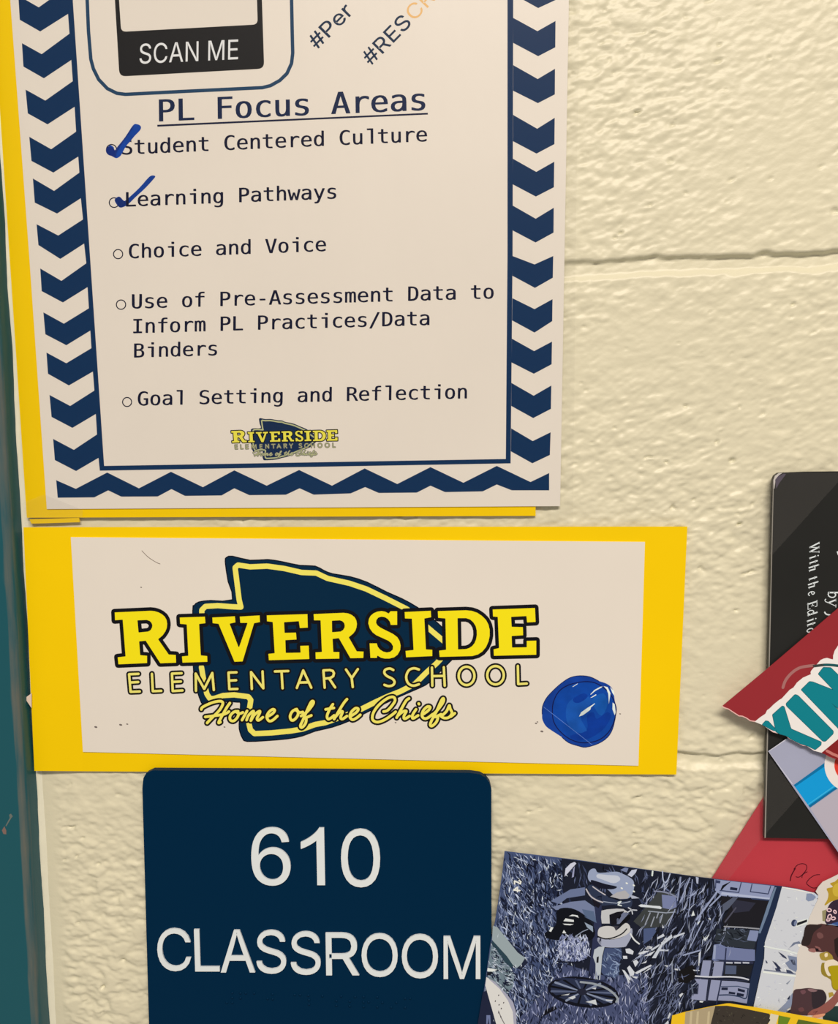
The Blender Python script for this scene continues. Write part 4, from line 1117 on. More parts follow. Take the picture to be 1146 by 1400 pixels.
def build_page():
    t = thing('photo_page', 'tilted indigo photo page with a spoked wheel and wreckage, overlapping the room sign', 'page', 860, 1400)
    poly = [(690, 1163.6), (790, 1175.8), (910, 1192.6), (951.5, 1198.5), (1009.7, 1205.4), (1068.7, 1211.6), (1090, 1215), (1113.5, 1220.5), (1119, 1228), (1107, 1300), (1098, 1490), (646, 1490), (654.7, 1400), (663.8, 1340), (670.6, 1290), (677, 1259), (682.7, 1222.6), (687, 1192)]
    sheet('sheet', poly, PAGE_D, 0.18, M['page'], t)
    pr = Print(PAGE_D)
    rnd = random.Random(11)
    C = lambda r, g, b: A(*(v + 0.16 * ((0.3 * r + 0.6 * g + 0.1 * b) - v) for v in (r, g, b)))
    straw = [C(158, 169, 200), C(124, 137, 174), C(104, 116, 152), C(190, 198, 218), C(92, 104, 142)]
    dark = [C(22, 28, 50), C(28, 36, 62), C(14, 18, 36), C(38, 48, 80)]
    left = [(691, 1165), (792, 1178), (792, 1300), (775, 1400), (655, 1400), (671, 1290), (684, 1222)]
    pr.fill(left[:2] + [(790, 1490), (648, 1490), (655, 1400), (664, 1340), (671, 1290), (677.4, 1259), (683, 1222.6), (687.5, 1192)], C(66, 80, 118), 0)
    scatter(pr, rnd, left, poly, 1100, dark, (7, 22), (1.4, 3.8), 72, 24, 1)
    scatter(pr, rnd, left, poly, 1150, straw, (7, 24), (0.7, 1.9), 72, 24, 4)
    scatter(pr, rnd, left, poly, 420, dark, (6, 18), (0.8, 2.0), 72, 28, 8)
    scatter(pr, rnd, [(735, 1175), (792, 1182), (795, 1255), (720, 1240)], poly, 130, dark, (8, 22), (1.5, 4), 70, 18, 8)
    scatter(pr, rnd, left, poly, 110, [C(206, 212, 226)], (3, 9), (0.8, 1.8), 68, 40, 12)
    # lower left beams
    Z3 = zoom(640, 1270, 0.1134)
    pr.fill(Z3([(180, 760), (240, 740), (420, 1146), (440, 1500), (60, 1500)]), C(30, 36, 62), 14)
    pr.fill([(671.5, 1278), (684, 1275), (712, 1302), (722, 1316), (712, 1326), (700, 1320)], C(30, 36, 60), 14)
    pr.fill(Z3([(300, -40), (356, -20), (500, 160), (600, 285), (690, 350), (640, 430), (590, 470), (520, 420), (400, 270), (290, 130)]), C(152, 164, 164), 15)
    pr.fill(Z3([(288, 140), (310, 155), (470, 330), (548, 445), (520, 470), (440, 390), (345, 250), (284, 180)]), C(40, 66, 78), 16)
    pr.fill(Z3([(280, 190), (345, 255), (440, 395), (520, 475), (560, 560), (540, 700), (470, 780), (330, 640), (235, 580), (240, 460)]), C(110, 128, 136), 15)
    scatter(pr, rnd, Z3([(280, 190), (345, 255), (440, 395), (520, 475), (560, 560), (540, 700), (470, 780), (330, 640), (240, 580), (240, 460)]), poly, 70, dark, (4, 11), (1, 2.6), 35, 35, 16)
    scatter(pr, rnd, Z3([(280, 190), (345, 255), (440, 395), (520, 475), (560, 560), (540, 700), (470, 780), (330, 640), (240, 580), (240, 460)]), poly, 60, [C(190, 198, 204), C(160, 170, 186)], (4, 11), (0.8, 2), 35, 35, 18)
    pr.fill(Z3([(236, 470), (355, 492), (300, 515), (232, 512)]), C(226, 226, 222), 24)
    pr.fill(Z3([(232, 520), (300, 520), (270, 560), (228, 560)]), C(22, 24, 36), 24)
    pr.fill(Z3([(222, 580), (330, 640), (470, 790), (540, 880), (575, 1000), (600, 1500), (440, 1500), (340, 1146), (208, 680)]), C(222, 214, 202), 20)
    pr.fill(Z3([(235, 590), (330, 640), (470, 790), (545, 885), (580, 1010), (600, 1500), (580, 1500), (540, 1000), (480, 860), (380, 720)]), C(168, 164, 178), 21)
    for x, y in ((370, 800), (375, 915), (402, 960), (430, 890), (370, 1010), (330, 870), (395, 1060)):
        pr.fill(Z3(ellipse(x, y, 7, 11, 0.4, 8)), C(84, 74, 74), 22)
    pr.line(Z3([(368, 990), (400, 1070), (440, 1146)]), 1.2, C(120, 112, 110), 22)
    pr.fill(Z3([(222, 1040), (268, 1040), (275, 1146), (255, 1146), (250, 1070), (238, 1146), (220, 1146)]), C(110, 120, 160), 22)
    pr.fill(Z3([(860, 1110), (940, 970), (1050, 930), (1075, 965), (1010, 1000), (900, 1060), (850, 1146)]), C(18, 18, 26), 24)
    # dark right half
    half = [(768, 1173.6), (910, 1193), (1000, 1204.8), (1052, 1250), (1035, 1490), (782, 1490), (775, 1300)]
    pr.fill(half, C(26, 30, 46), 13)
    top = [(772, 1175), (910, 1194), (985, 1204), (985, 1250), (880, 1240), (790, 1220)]
    scatter(pr, rnd, top, poly, 150, [C(64, 74, 108), C(44, 52, 80), C(92, 102, 138), C(10, 12, 22)], (8, 22), (1, 2.6), 80, 22, 14)
    Z1 = zoom(660, 1150, 0.1134)
    Z2 = zoom(780, 1160, 0.1134)
    Z4 = zoom(760, 1270, 0.1134)
    pr.fill(Z1([(988, 430), (1000, 330), (1060, 270), (1110, 250), (1130, 270), (1050, 360)]), C(206, 204, 222), 20)
    pr.fill(Z1([(1075, 440), (1090, 340), (1112, 300), (1100, 430)]), C(150, 152, 184), 20)
    # arms
    pr.fill([(753, 1232), (780, 1216), (800, 1213), (800, 1224), (775, 1228), (765, 1236)], C(104, 116, 152), 20)
    pr.fill([(755, 1240), (780, 1233), (800, 1231), (813, 1240), (815, 1259), (796, 1250), (782, 1244), (760, 1244)], C(116, 126, 160), 21)
    pr.fill([(796, 1243), (812, 1246), (816, 1262), (800, 1254)], C(86, 104, 136), 22)
    # barrel
    pr.fill(smooth_path([(762, 1245), (776, 1241), (792, 1246), (806, 1258), (814, 1275), (806, 1286), (780, 1286), (752, 1284), (745, 1276), (760, 1265)], True, 3), C(14, 17, 26), 22)
    for c in ([(1040, 905), (1080, 885), (1146, 895), (1160, 925), (1110, 905)], [(975, 965), (1000, 930), (1100, 950), (1100, 975)], [(965, 995), (1100, 1000), (1060, 1015), (990, 1010)], [(960, 1110), (980, 1070), (1010, 1110)], [(800, 1085), (825, 1035), (855, 1040), (825, 1095)]):
        pr.fill(Z1(c), C(222, 222, 218), 24)
    pr.fill(Z2([(170, 890), (270, 940), (275, 1010), (200, 950)]), C(146, 160, 176), 24)
    pr.line(Z2([(60, 1060), (150, 1000), (210, 975)]), 1.2, C(140, 150, 168), 24)
    pr.line(Z2([(110, 1100), (180, 1040)]), 1.4, C(130, 142, 160), 24)
    # animal and harness
    pr.fill(Z2(smooth_path([(250, 250), (300, 245), (330, 290), (430, 290), (560, 280), (640, 310), (700, 340), (760, 390), (768, 470), (750, 540), (720, 590), (640, 610), (540, 580), (430, 480), (300, 440), (220, 380), (215, 300)], True, 3)), C(150, 160, 188), 20)
    pr.fill(Z2(smooth_path([(330, 310), (450, 320), (570, 330), (600, 380), (520, 420), (400, 380), (320, 350)], True, 3)), C(196, 198, 208), 21)
    pr.fill(Z2(smooth_path([(250, 380), (330, 400), (430, 430), (560, 460), (520, 490), (430, 490), (330, 470), (260, 430)], True, 3)), C(22, 24, 42), 22)
    pr.fill(Z2(smooth_path([(205, 470), (280, 440), (380, 520), (460, 590), (560, 610), (730, 610), (740, 690), (690, 720), (520, 680), (380, 690), (300, 630)], True, 3)), C(44, 54, 80), 21)
    pr.fill(Z2([(480, 580), (560, 530), (660, 505), (715, 560), (690, 605), (600, 610)]), C(178, 172, 170), 22)
    pr.line(Z2(arc([(270, 460), (340, 510), (420, 560)])), 1.5, C(196, 186, 186), 23)
    pr.line(Z2(arc([(190, 490), (240, 570), (310, 620), (390, 650)])), 1.8, C(190, 180, 180), 23)
    pr.fill(Z2([(250, 560), (320, 640), (370, 670), (340, 720), (290, 690)]), C(26, 22, 34), 22)
    pr.fill(Z2([(690, 320), (740, 260), (805, 250), (790, 290), (740, 345)]), C(196, 198, 214), 22)
    pr.fill(Z2([(600, 260), (660, 230), (700, 240), (680, 290)]), C(120, 130, 164), 22)
    pr.fill(Z2([(720, 560), (780, 575), (835, 600), (740, 605)]), C(176, 178, 192), 22)
    for x, y in ((765, 445), (765, 518), (680, 420), (620, 480)):
        pr.fill(Z2(ellipse(x, y, 16, 10, 0.5, 10)), C(232, 232, 236), 24)
    pr.line(Z2(arc([(400, 640), (500, 655), (620, 660), (720, 640)])), 1.2, C(150, 158, 176), 24)
    pr.line(Z2(arc([(520, 600), (620, 630), (715, 615)])), 1.4, C(12, 14, 24), 24)
    pr.line(Z2([(575, 650), (610, 640), (575, 680), (615, 690)]), 1.6, C(220, 224, 230), 25)
    # white cloths and dark straps
    pr.fill(Z2([(375, 750), (440, 735), (560, 725), (640, 730), (700, 770), (560, 775), (470, 800), (475, 905), (380, 905), (370, 830)]), C(196, 192, 188), 22)
    pr.fill(Z2([(470, 800), (560, 765), (650, 755), (600, 840), (560, 910), (500, 930), (485, 860)]), C(22, 20, 28), 23)
    pr.fill(Z2([(560, 850), (640, 770), (700, 780), (720, 800), (600, 910), (560, 910)]), C(110, 116, 142), 23)
    pr.fill(Z2([(575, 930), (700, 790), (725, 800), (720, 850), (620, 930)]), C(14, 14, 20), 24)
    pr.line(Z2([(700, 715), (740, 740), (800, 745)]), 1.6, C(196, 196, 200), 25)
    pr.line(Z2([(690, 770), (740, 740), (750, 790)]), 1.6, C(196, 196, 200), 25)
    pr.fill(Z2(smooth_path([(330, 1030), (350, 960), (430, 935), (520, 945), (560, 985), (660, 900), (715, 930), (720, 1000), (640, 1060), (500, 1095), (360, 1080)], True, 3)), C(204, 198, 190), 22)
    pr.fill(Z2([(520, 935), (585, 935), (550, 995)]), C(60, 56, 66), 23)
    pr.fill(Z2(smooth_path([(335, 1075), (480, 1100), (640, 1062), (735, 960), (745, 1040), (690, 1150), (640, 1190), (420, 1190), (340, 1140)], True, 3)), C(164, 166, 184), 21)
    pr.line(Z2(arc([(330, 1060), (420, 1090), (520, 1075), (620, 1030), (680, 970)])), 1.7, C(14, 14, 20), 24)
    pr.line(Z2(arc([(725, 1030), (770, 1100), (830, 1150)])), 2.0, C(220, 220, 224), 24)
    # pole and standing figure below it
    pr.fill([(815, 1226), (823, 1224), (822, 1300), (820, 1338), (804, 1340), (810, 1290)], C(44, 50, 82), 21)
    pr.fill(Z4([(465, 250), (520, 215), (590, 210), (560, 330), (540, 560), (530, 660), (480, 650), (480, 420), (450, 340)]), C(186, 190, 192), 22)
    pr.fill(Z4([(495, 340), (520, 330), (515, 410), (490, 405)]), C(20, 18, 24), 23)
    pr.fill(Z4([(590, 230), (790, 235), (800, 330), (770, 400), (760, 560), (620, 620), (550, 520), (560, 380)]), C(66, 80, 118), 21)
    scatter(pr, rnd, Z4([(590, 230), (790, 235), (790, 330), (760, 400), (760, 560), (620, 620), (560, 520)]), poly, 45, [C(110, 130, 166), C(40, 50, 84), C(140, 156, 186)], (6, 14), (1, 2.2), 70, 40, 22)
    # hay basket
    hay = Z4([(60, 80), (400, 100), (415, 300), (330, 380), (150, 400), (20, 330)])
    pr.fill(hay, C(56, 64, 96), 20)
    scatter(pr, rnd, hay, poly, 220, [C(156, 162, 198), C(196, 200, 220), C(120, 128, 170)], (5, 13), (1, 2.4), 100, 30, 21)
    pr.line(Z4(arc([(20, 390), (140, 400), (280, 400), (380, 360)])), 1.8, C(20, 24, 44), 28)
    # straw ground round the wheel
    ground = [(772, 1318), (830, 1335), (885, 1330), (888, 1400), (884, 1485), (720, 1485), (712, 1390), (740, 1360)]
    pr.fill(ground, C(70, 78, 114), 18)
    scatter(pr, rnd, ground, poly, 600, dark[:2] + [C(50, 58, 92)], (4, 14), (1, 2.4), 85, 22, 19)
    scatter(pr, rnd, ground, poly, 650, [C(154, 158, 190), C(126, 133, 172), C(184, 186, 208), C(108, 114, 154)], (5, 16), (0.8, 2.0), 85, 22, 22)
    scatter(pr, rnd, ground, poly, 260, dark[:2], (4, 12), (0.8, 1.8), 85, 24, 27, 2)
    # wheel
    wc, rot = (797.6, 1356.5), math.radians(8)
    pr.fill(ellipse(*wc, 49, 20.5, rot, 60), C(16, 18, 30), 29)
    pr.fill(ellipse(wc[0], wc[1] - 0.5, 45, 16.6, rot, 60), C(40, 48, 74), 30)
    hub = (796, 1356)
    cr, sr = math.cos(rot), math.sin(rot)
    for k in range(16):
        th = 2 * math.pi * k / 16 + 0.1
        q = (wc[0] + 45 * math.cos(th) * cr - 16.6 * math.sin(th) * sr, wc[1] + 45 * math.cos(th) * sr + 16.6 * math.sin(th) * cr)
        pr.line([hub, q], 1.5, (C(12, 14, 22), C(132, 142, 166), C(14, 16, 26), C(86, 96, 126))[k % 4], 31, False, w_end=3.0)
    pr.fill(ellipse(hub[0], hub[1], 7, 4.5, 0.1, 18), C(34, 36, 54), 32)
    for c in ([(150, 830), (230, 800), (240, 830), (200, 850)], [(60, 800), (170, 780), (150, 800)], [(430, 715), (490, 705), (480, 730)], [(600, 850), (690, 855), (680, 868), (610, 865)], [(360, 880), (480, 850), (500, 920), (440, 900)]):
        pr.fill(Z4(c), C(206, 206, 204), 33)
    pr.line(Z4(arc([(300, 640), (450, 660), (600, 710), (700, 780), (745, 840), (730, 880)])), 2.8, C(150, 156, 160), 33)
    pr.line(Z4([(0, 600), (200, 605), (400, 625), (600, 625)]), 2.2, C(40, 48, 78), 33)
    # wreckage
    chaos = [(882, 1196), (1000, 1206), (1012, 1250), (1000, 1310), (960, 1340), (940, 1400), (885, 1400), (870, 1330)]
    scatter(pr, rnd, chaos, poly, 320, [C(56, 62, 88), C(40, 46, 66), C(78, 86, 116), C(96, 104, 134)], (9, 26), (1, 2.8), 112, 22, 14)
    scatter(pr, rnd, chaos, poly, 140, [C(14, 16, 24), C(20, 22, 30)], (9, 26), (1.5, 4), 112, 22, 18)
    scatter(pr, rnd, chaos, poly, 190, [C(144, 152, 182), C(120, 128, 160), C(170, 176, 196)], (10, 30), (0.8, 1.7), 115, 14, 20)
    Z5 = zoom(880, 1180, 0.1134)
    pr.fill(Z2([(760, 880), (890, 730), (1000, 600), (1060, 520), (1260, 540), (1280, 760), (1160, 940), (870, 965)]), C(60, 63, 62), 23)
    pr.fill(Z5([(220, 380), (390, 400), (400, 530), (330, 560), (230, 540)]), C(118, 126, 166), 24)
    pr.line(Z5(arc([(130, 340), (220, 345), (320, 370), (400, 410)])), 2.0, C(130, 134, 158), 25)
    pr.fill(Z2([(820, 690), (850, 673), (1000, 690), (1080, 695), (1105, 715), (1090, 730), (960, 712), (850, 705)]), C(214, 216, 218), 25)
    pr.line(Z5([(60, 580), (270, 600), (380, 590)]), 1.4, C(150, 156, 168), 25)
    for a, b in (((80, 600), (20, 740)), ((180, 600), (160, 660)), ((130, 650), (90, 760)), ((230, 620), (200, 720))):
        pr.line(Z5([a, b]), 1.6, C(150, 154, 164), 25)
    pr.fill(Z5([(0, 790), (140, 780), (150, 830), (90, 920), (0, 980)]), C(74, 88, 128), 24)
    pr.line(Z5(arc([(230, 100), (235, 190), (255, 235), (290, 210), (320, 130)])), 1.6, C(180, 188, 210), 25)
    pr.line(Z5([(250, 235), (220, 295)]), 1.4, C(170, 178, 200), 25)
    pr.line(Z5([(110, 100), (105, 150)]), 2.2, C(220, 226, 240), 25)
    pr.fill(Z5([(630, 165), (665, 175), (660, 250), (640, 245)]), C(176, 180, 200), 25)
    for a, b, w_ in (((900, 330), (640, 680), 2.4), ((930, 390), (800, 520), 2.0), ((630, 720), (540, 950), 1.6), ((720, 700), (560, 1020), 1.5), ((560, 180), (440, 470), 1.6), ((590, 200), (540, 640), 1.2), ((450, 170), (410, 450), 1.4), ((690, 640), (650, 740), 2.4), ((380, 560), (300, 760), 1.4), ((690, 1050), (480, 1110), 2.0), ((690, 1050), (680, 1200), 1.4)):
        pr.line(Z5([a, b]), w_, C(150, 158, 188), 26)
    for c in ([(575, 640), (600, 570), (620, 630)], [(720, 880), (740, 910), (800, 860), (740, 945)], [(780, 665), (810, 665), (810, 690)], [(650, 720), (690, 690), (660, 740)]):
        pr.fill(Z5(c), C(220, 222, 226), 27)
    # white splinters
    for c in ([(840, 240), (890, 235), (940, 270), (930, 310), (850, 290)], [(860, 470), (890, 440), (950, 520), (940, 560), (900, 570)], [(910, 570), (990, 575), (975, 600), (930, 585)], [(800, 490), (830, 500), (905, 600), (885, 660)], [(930, 390), (970, 370), (1000, 400), (960, 460)], [(1000, 290), (1060, 265), (1140, 262), (1060, 300), (1000, 310)], [(1060, 330), (1146, 285), (1200, 262), (1146, 320)], [(1080, 240), (1110, 205), (1170, 215), (1150, 245)], [(950, 530), (1040, 480), (1146, 430), (1160, 445), (980, 545)], [(810, 325), (860, 325), (865, 360), (815, 360)], [(1030, 420), (1100, 380), (1090, 410)], [(1040, 540), (1130, 470), (1146, 480)]):
        pr.fill(Z4(c), C(210, 210, 212), 28)
    for c in ([(160, 900), (240, 850), (255, 880), (170, 920)], [(360, 880), (490, 835), (500, 850), (360, 910)], [(210, 960), (340, 860), (350, 900), (230, 990)], [(180, 1040), (310, 1040), (300, 1062), (200, 1060)], [(100, 1146), (260, 900), (280, 900), (150, 1146)], [(20, 1030), (60, 1000), (90, 1030), (40, 1045)], [(90, 1040), (200, 970), (190, 1000), (100, 1060)], [(230, 740), (250, 780), (225, 785)]):
        pr.fill(Z5(c), C(200, 202, 208), 28)
    Z7 = zoom(900, 1290, 0.1134)
    scatter(pr, rnd, Z7([(0, 0), (520, 60), (480, 400), (350, 480), (300, 800), (0, 900)]), poly, 60, [C(110, 118, 150), C(80, 88, 120)], (6, 18), (0.9, 2), 110, 30, 24)
    pr.fill(Z7([(250, 330), (420, 250), (470, 400), (350, 480), (240, 460)]), C(22, 20, 22), 27)
    pr.line(Z7([(170, 220), (170, 470)]), 1.6, C(140, 146, 160), 28)
    pr.line(Z7([(225, 470), (180, 590)]), 1.2, C(110, 116, 134), 28)
    for c in ([(250, 620), (290, 595), (305, 605), (270, 650)], [(110, 900), (140, 830), (155, 850), (130, 905)], [(80, 970), (120, 925), (130, 960), (100, 990)], [(200, 300), (240, 305), (240, 325), (200, 318)], [(250, 720), (265, 710), (275, 725), (260, 735)], [(60, 260), (130, 265), (110, 282)], [(420, 315), (500, 320), (495, 332), (430, 330)], [(490, 120), (515, 90), (495, 270), (485, 270)]):
        pr.fill(Z7(c), C(206, 206, 206), 28)
    # house front
    Z6 = zoom(970, 1180, 0.1134)
    pr.fill(Z6([(60, 195), (350, 228), (790, 277), (740, 430), (480, 420), (150, 395), (70, 330)]), C(142, 150, 184), 23)
    pr.fill(Z6([(150, 350), (740, 420), (730, 440), (140, 380)]), C(176, 182, 206), 24)
    for c in ([(130, 330), (355, 355), (385, 235)], [(495, 345), (710, 372), (740, 280)], [(495, 345), (515, 255)], [(80, 205), (75, 300)]):
        pr.line(Z6(c), 1.4, C(58, 66, 100), 25)
    pr.fill(Z6([(85, 205), (135, 212), (130, 245), (82, 240)]), C(50, 58, 92), 25)
    pr.fill(Z6([(255, 288), (340, 300), (335, 332), (248, 322)]), C(30, 36, 62), 25)
    pr.fill(Z6([(150, 395), (300, 420), (740, 455), (640, 775), (190, 765), (160, 700), (240, 560), (140, 500)]), C(30, 28, 34), 24)
    pr.fill(Z6([(290, 440), (560, 480), (480, 580), (300, 600), (270, 520)]), C(46, 46, 62), 24.5)
    pr.fill(Z6([(160, 500), (290, 410), (340, 420), (240, 540), (160, 600)]), C(84, 90, 110), 25)
    pr.line(Z6([(320, 540), (190, 710)]), 2.0, C(78, 76, 92), 25)
    pr.line(Z6([(180, 765), (400, 775), (620, 795)]), 1.8, C(152, 150, 154), 26)
    pr.fill(Z6([(90, 790), (480, 805), (460, 930), (560, 950), (540, 1035), (230, 1005), (60, 950)]), C(44, 50, 58), 24)
    scatter(pr, rnd, Z6([(90, 800), (470, 810), (430, 960), (230, 980), (70, 930)]), poly, 26, [C(96, 106, 126), C(70, 78, 98), C(22, 26, 34)], (5, 14), (1, 2.4), 25, 40, 25, 3)
    pr.fill(Z6([(490, 808), (605, 818), (565, 945), (455, 930)]), C(128, 138, 174), 28)
    pr.fill(Z6([(60, 980), (130, 975), (200, 1010), (550, 1045), (550, 1180), (30, 1180)]), C(112, 122, 162), 24)
    pr.fill([(1059.5, 1211), (1070, 1212), (1062, 1240), (1046, 1287), (1044, 1310), (1030, 1374), (1020, 1382), (1026, 1340), (1033, 1310), (1037, 1275), (1050, 1236)], C(30, 44, 74), 29)
    pr.fill([(1059.5, 1213), (1062, 1213), (1050, 1250), (1040, 1276), (1037, 1276), (1050, 1236)], C(106, 126, 152), 30)
    pr.fill(Z7([(700, 10), (820, 55), (1146, 70), (1170, 205), (800, 190), (690, 180)]), C(112, 120, 160), 25)
    pr.fill(Z7([(670, 20), (700, 20), (690, 185), (660, 185)]), C(150, 158, 186), 26)
    pr.line(Z7([(820, 60), (805, 240), (760, 450), (700, 740)]), 1.8, C(40, 46, 76), 27)
    for c in ([(540, 203), (642, 205), (612, 395), (510, 388)], [(680, 215), (792, 220), (770, 402), (653, 395)], [(440, 425), (602, 435), (572, 690), (400, 672), (408, 605), (475, 602), (485, 495)], [(640, 438), (752, 445), (712, 690), (600, 682)], [(770, 448), (940, 455), (1120, 482), (1075, 725), (900, 695), (720, 685)]):
        pr.fill(Z7(c), C(146, 149, 178), 26)
    pr.fill(Z7([(690, 190), (1150, 215), (1146, 245), (800, 228)]), C(44, 48, 74), 26)
    for x in (820, 920, 1020):
        pr.fill(Z7([(x, 222), (x + 80, 225), (x + 78, 242), (x, 240)]), C(190, 190, 198), 28)
    pr.fill(Z7([(808, 245), (1140, 262), (1100, 402), (788, 380)]), C(32, 33, 38), 27)
    pr.fill(Z7([(815, 262), (945, 268), (940, 370), (805, 368)]), C(78, 88, 116), 28)
    pr.line(Z7(arc([(450, 392), (620, 402), (860, 400), (1000, 412), (1090, 435)])), 2.0, C(206, 204, 208), 28)
    pr.line(Z7([(450, 412), (760, 428), (1080, 450)]), 2.0, C(40, 44, 66), 27)
    pr.line(Z7([(655, 210), (585, 690)]), 3.0, C(40, 44, 66), 27)
    pr.line(Z7(arc([(740, 622), (860, 620), (980, 640), (1060, 660), (1085, 545)])), 1.7, C(40, 56, 86), 28)
    pr.line(Z7([(750, 520), (960, 515), (1090, 545)]), 1.3, C(70, 82, 112), 28)
    for c in ([(765, 530), (842, 530), (838, 562), (762, 560)], [(962, 538), (1048, 562), (1045, 590), (962, 572)], [(855, 578), (932, 590), (928, 614), (850, 606)], [(952, 592), (1038, 610), (1028, 642), (946, 626)]):
        pr.fill(Z7(c), C(28, 34, 58), 29)
    pr.line(Z7([(485, 490), (475, 605), (410, 605)]), 1.4, C(60, 64, 86), 28)
    pr.line(Z7([(405, 500), (420, 620)]), 2.2, C(90, 98, 116), 28)
    pr.fill(Z7([(500, 690), (550, 695), (535, 712), (500, 708)]), C(220, 220, 220), 29)
    # pale pavement
    pave = [(1069.5, 1212.2), (1090, 1215.3), (1112, 1220.5), (1118, 1229), (1112, 1300), (1095, 1400), (1092, 1485), (1020, 1485), (1031, 1374), (1045, 1310), (1046, 1288), (1062, 1240)]
    pr.fill(pave, C(208, 206, 206), 31)
    scatter(pr, rnd, pave, pave, 150, [C(184, 182, 186), C(226, 224, 222), C(196, 194, 200)], (2, 8), (0.8, 2.2), 10, 40, 32)
    ZB = zoom(1016, 1270, 0.1134)
    pr.fill([(1069.5, 1212.2), (1113, 1220.6), (1112.6, 1222), (1069.3, 1213.6)], C(238, 228, 226), 38)
    pr.line(ZB(arc([(262, 210), (400, 240), (520, 260), (660, 300)])), 2.2, C(226, 226, 220), 38)
    pr.line(ZB(arc([(250, 520), (400, 540), (640, 570)])), 2.6, C(232, 230, 222), 39)
    pr.line(ZB(arc([(260, 495), (420, 515), (640, 545)])), 1.5, C(120, 124, 140), 38)
    for c, k in (([(425, 275), (470, 300), (520, 340), (530, 365), (480, 340)], C(52, 58, 84)), ([(540, 320), (650, 340), (660, 470), (640, 520), (560, 480), (510, 410), (560, 380)], C(124, 134, 160)), ([(570, 370), (620, 370), (640, 440), (600, 430)], C(86, 96, 130)), ([(355, 385), (400, 410), (465, 480), (420, 480)], C(44, 50, 76)), ([(385, 475), (440, 470), (460, 515), (400, 505)], C(54, 60, 88)), ([(520, 490), (570, 500), (620, 540), (530, 530)], C(60, 68, 96)), ([(270, 375), (290, 390), (300, 415), (280, 415)], C(70, 76, 98)), ([(560, 230), (610, 165), (680, 150), (700, 180), (640, 180)], C(112, 120, 142)), ([(660, 185), (700, 180), (700, 225), (665, 215)], C(240, 240, 238)), ([(410, 995), (520, 890), (600, 770), (620, 900), (580, 985), (500, 1005)], C(134, 142, 166)), ([(530, 850), (570, 795), (560, 850)], C(34, 42, 70)), ([(525, 975), (570, 940), (590, 960), (540, 985)], C(240, 240, 236)), ([(510, 1010), (590, 960), (580, 1015)], C(40, 42, 56)), ([(520, 660), (580, 610), (540, 670)], C(140, 144, 156))):
        pr.fill(ZB(c), k, 40)
    Z8 = zoom(1016, 1140, 0.1134)
    pr.fill(Z8([(640, 1055), (780, 1020), (800, 1060), (790, 1085), (640, 1125)]), C(226, 226, 226), 40)
    pr.fill(Z8([(655, 1072), (775, 1032), (772, 1062), (650, 1108)]), C(30, 30, 34), 41)
    pr.fill(Z8(ellipse(618, 1075, 34, 42, 0.3, 16)), C(50, 60, 92), 40)
    pr.fill(Z8(ellipse(634, 1075, 18, 34, 0.3, 16)), C(120, 130, 160), 41)
    pr.fill(Z8([(770, 720), (830, 720), (880, 760), (850, 800), (790, 815), (760, 790)]), C(132, 144, 172), 40)
    pr.fill(Z8([(850, 705), (880, 725), (930, 770), (880, 780)]), C(196, 204, 216), 40)
    # page number, printed sideways
    Z1b = zoom(660, 1150, 0.1134)
    pr.line(Z1b([(385, 515), (385, 480), (420, 520), (455, 490), (455, 520)][0:2] + [(430, 500), (455, 515), (462, 490), (440, 475)]), 1.9, C(236, 236, 232), 42)
    pr.line(Z1b([(450, 595), (375, 590), (420, 555), (420, 610)]), 1.9, C(236, 236, 232), 42)
    pr.build('printed_picture', t)


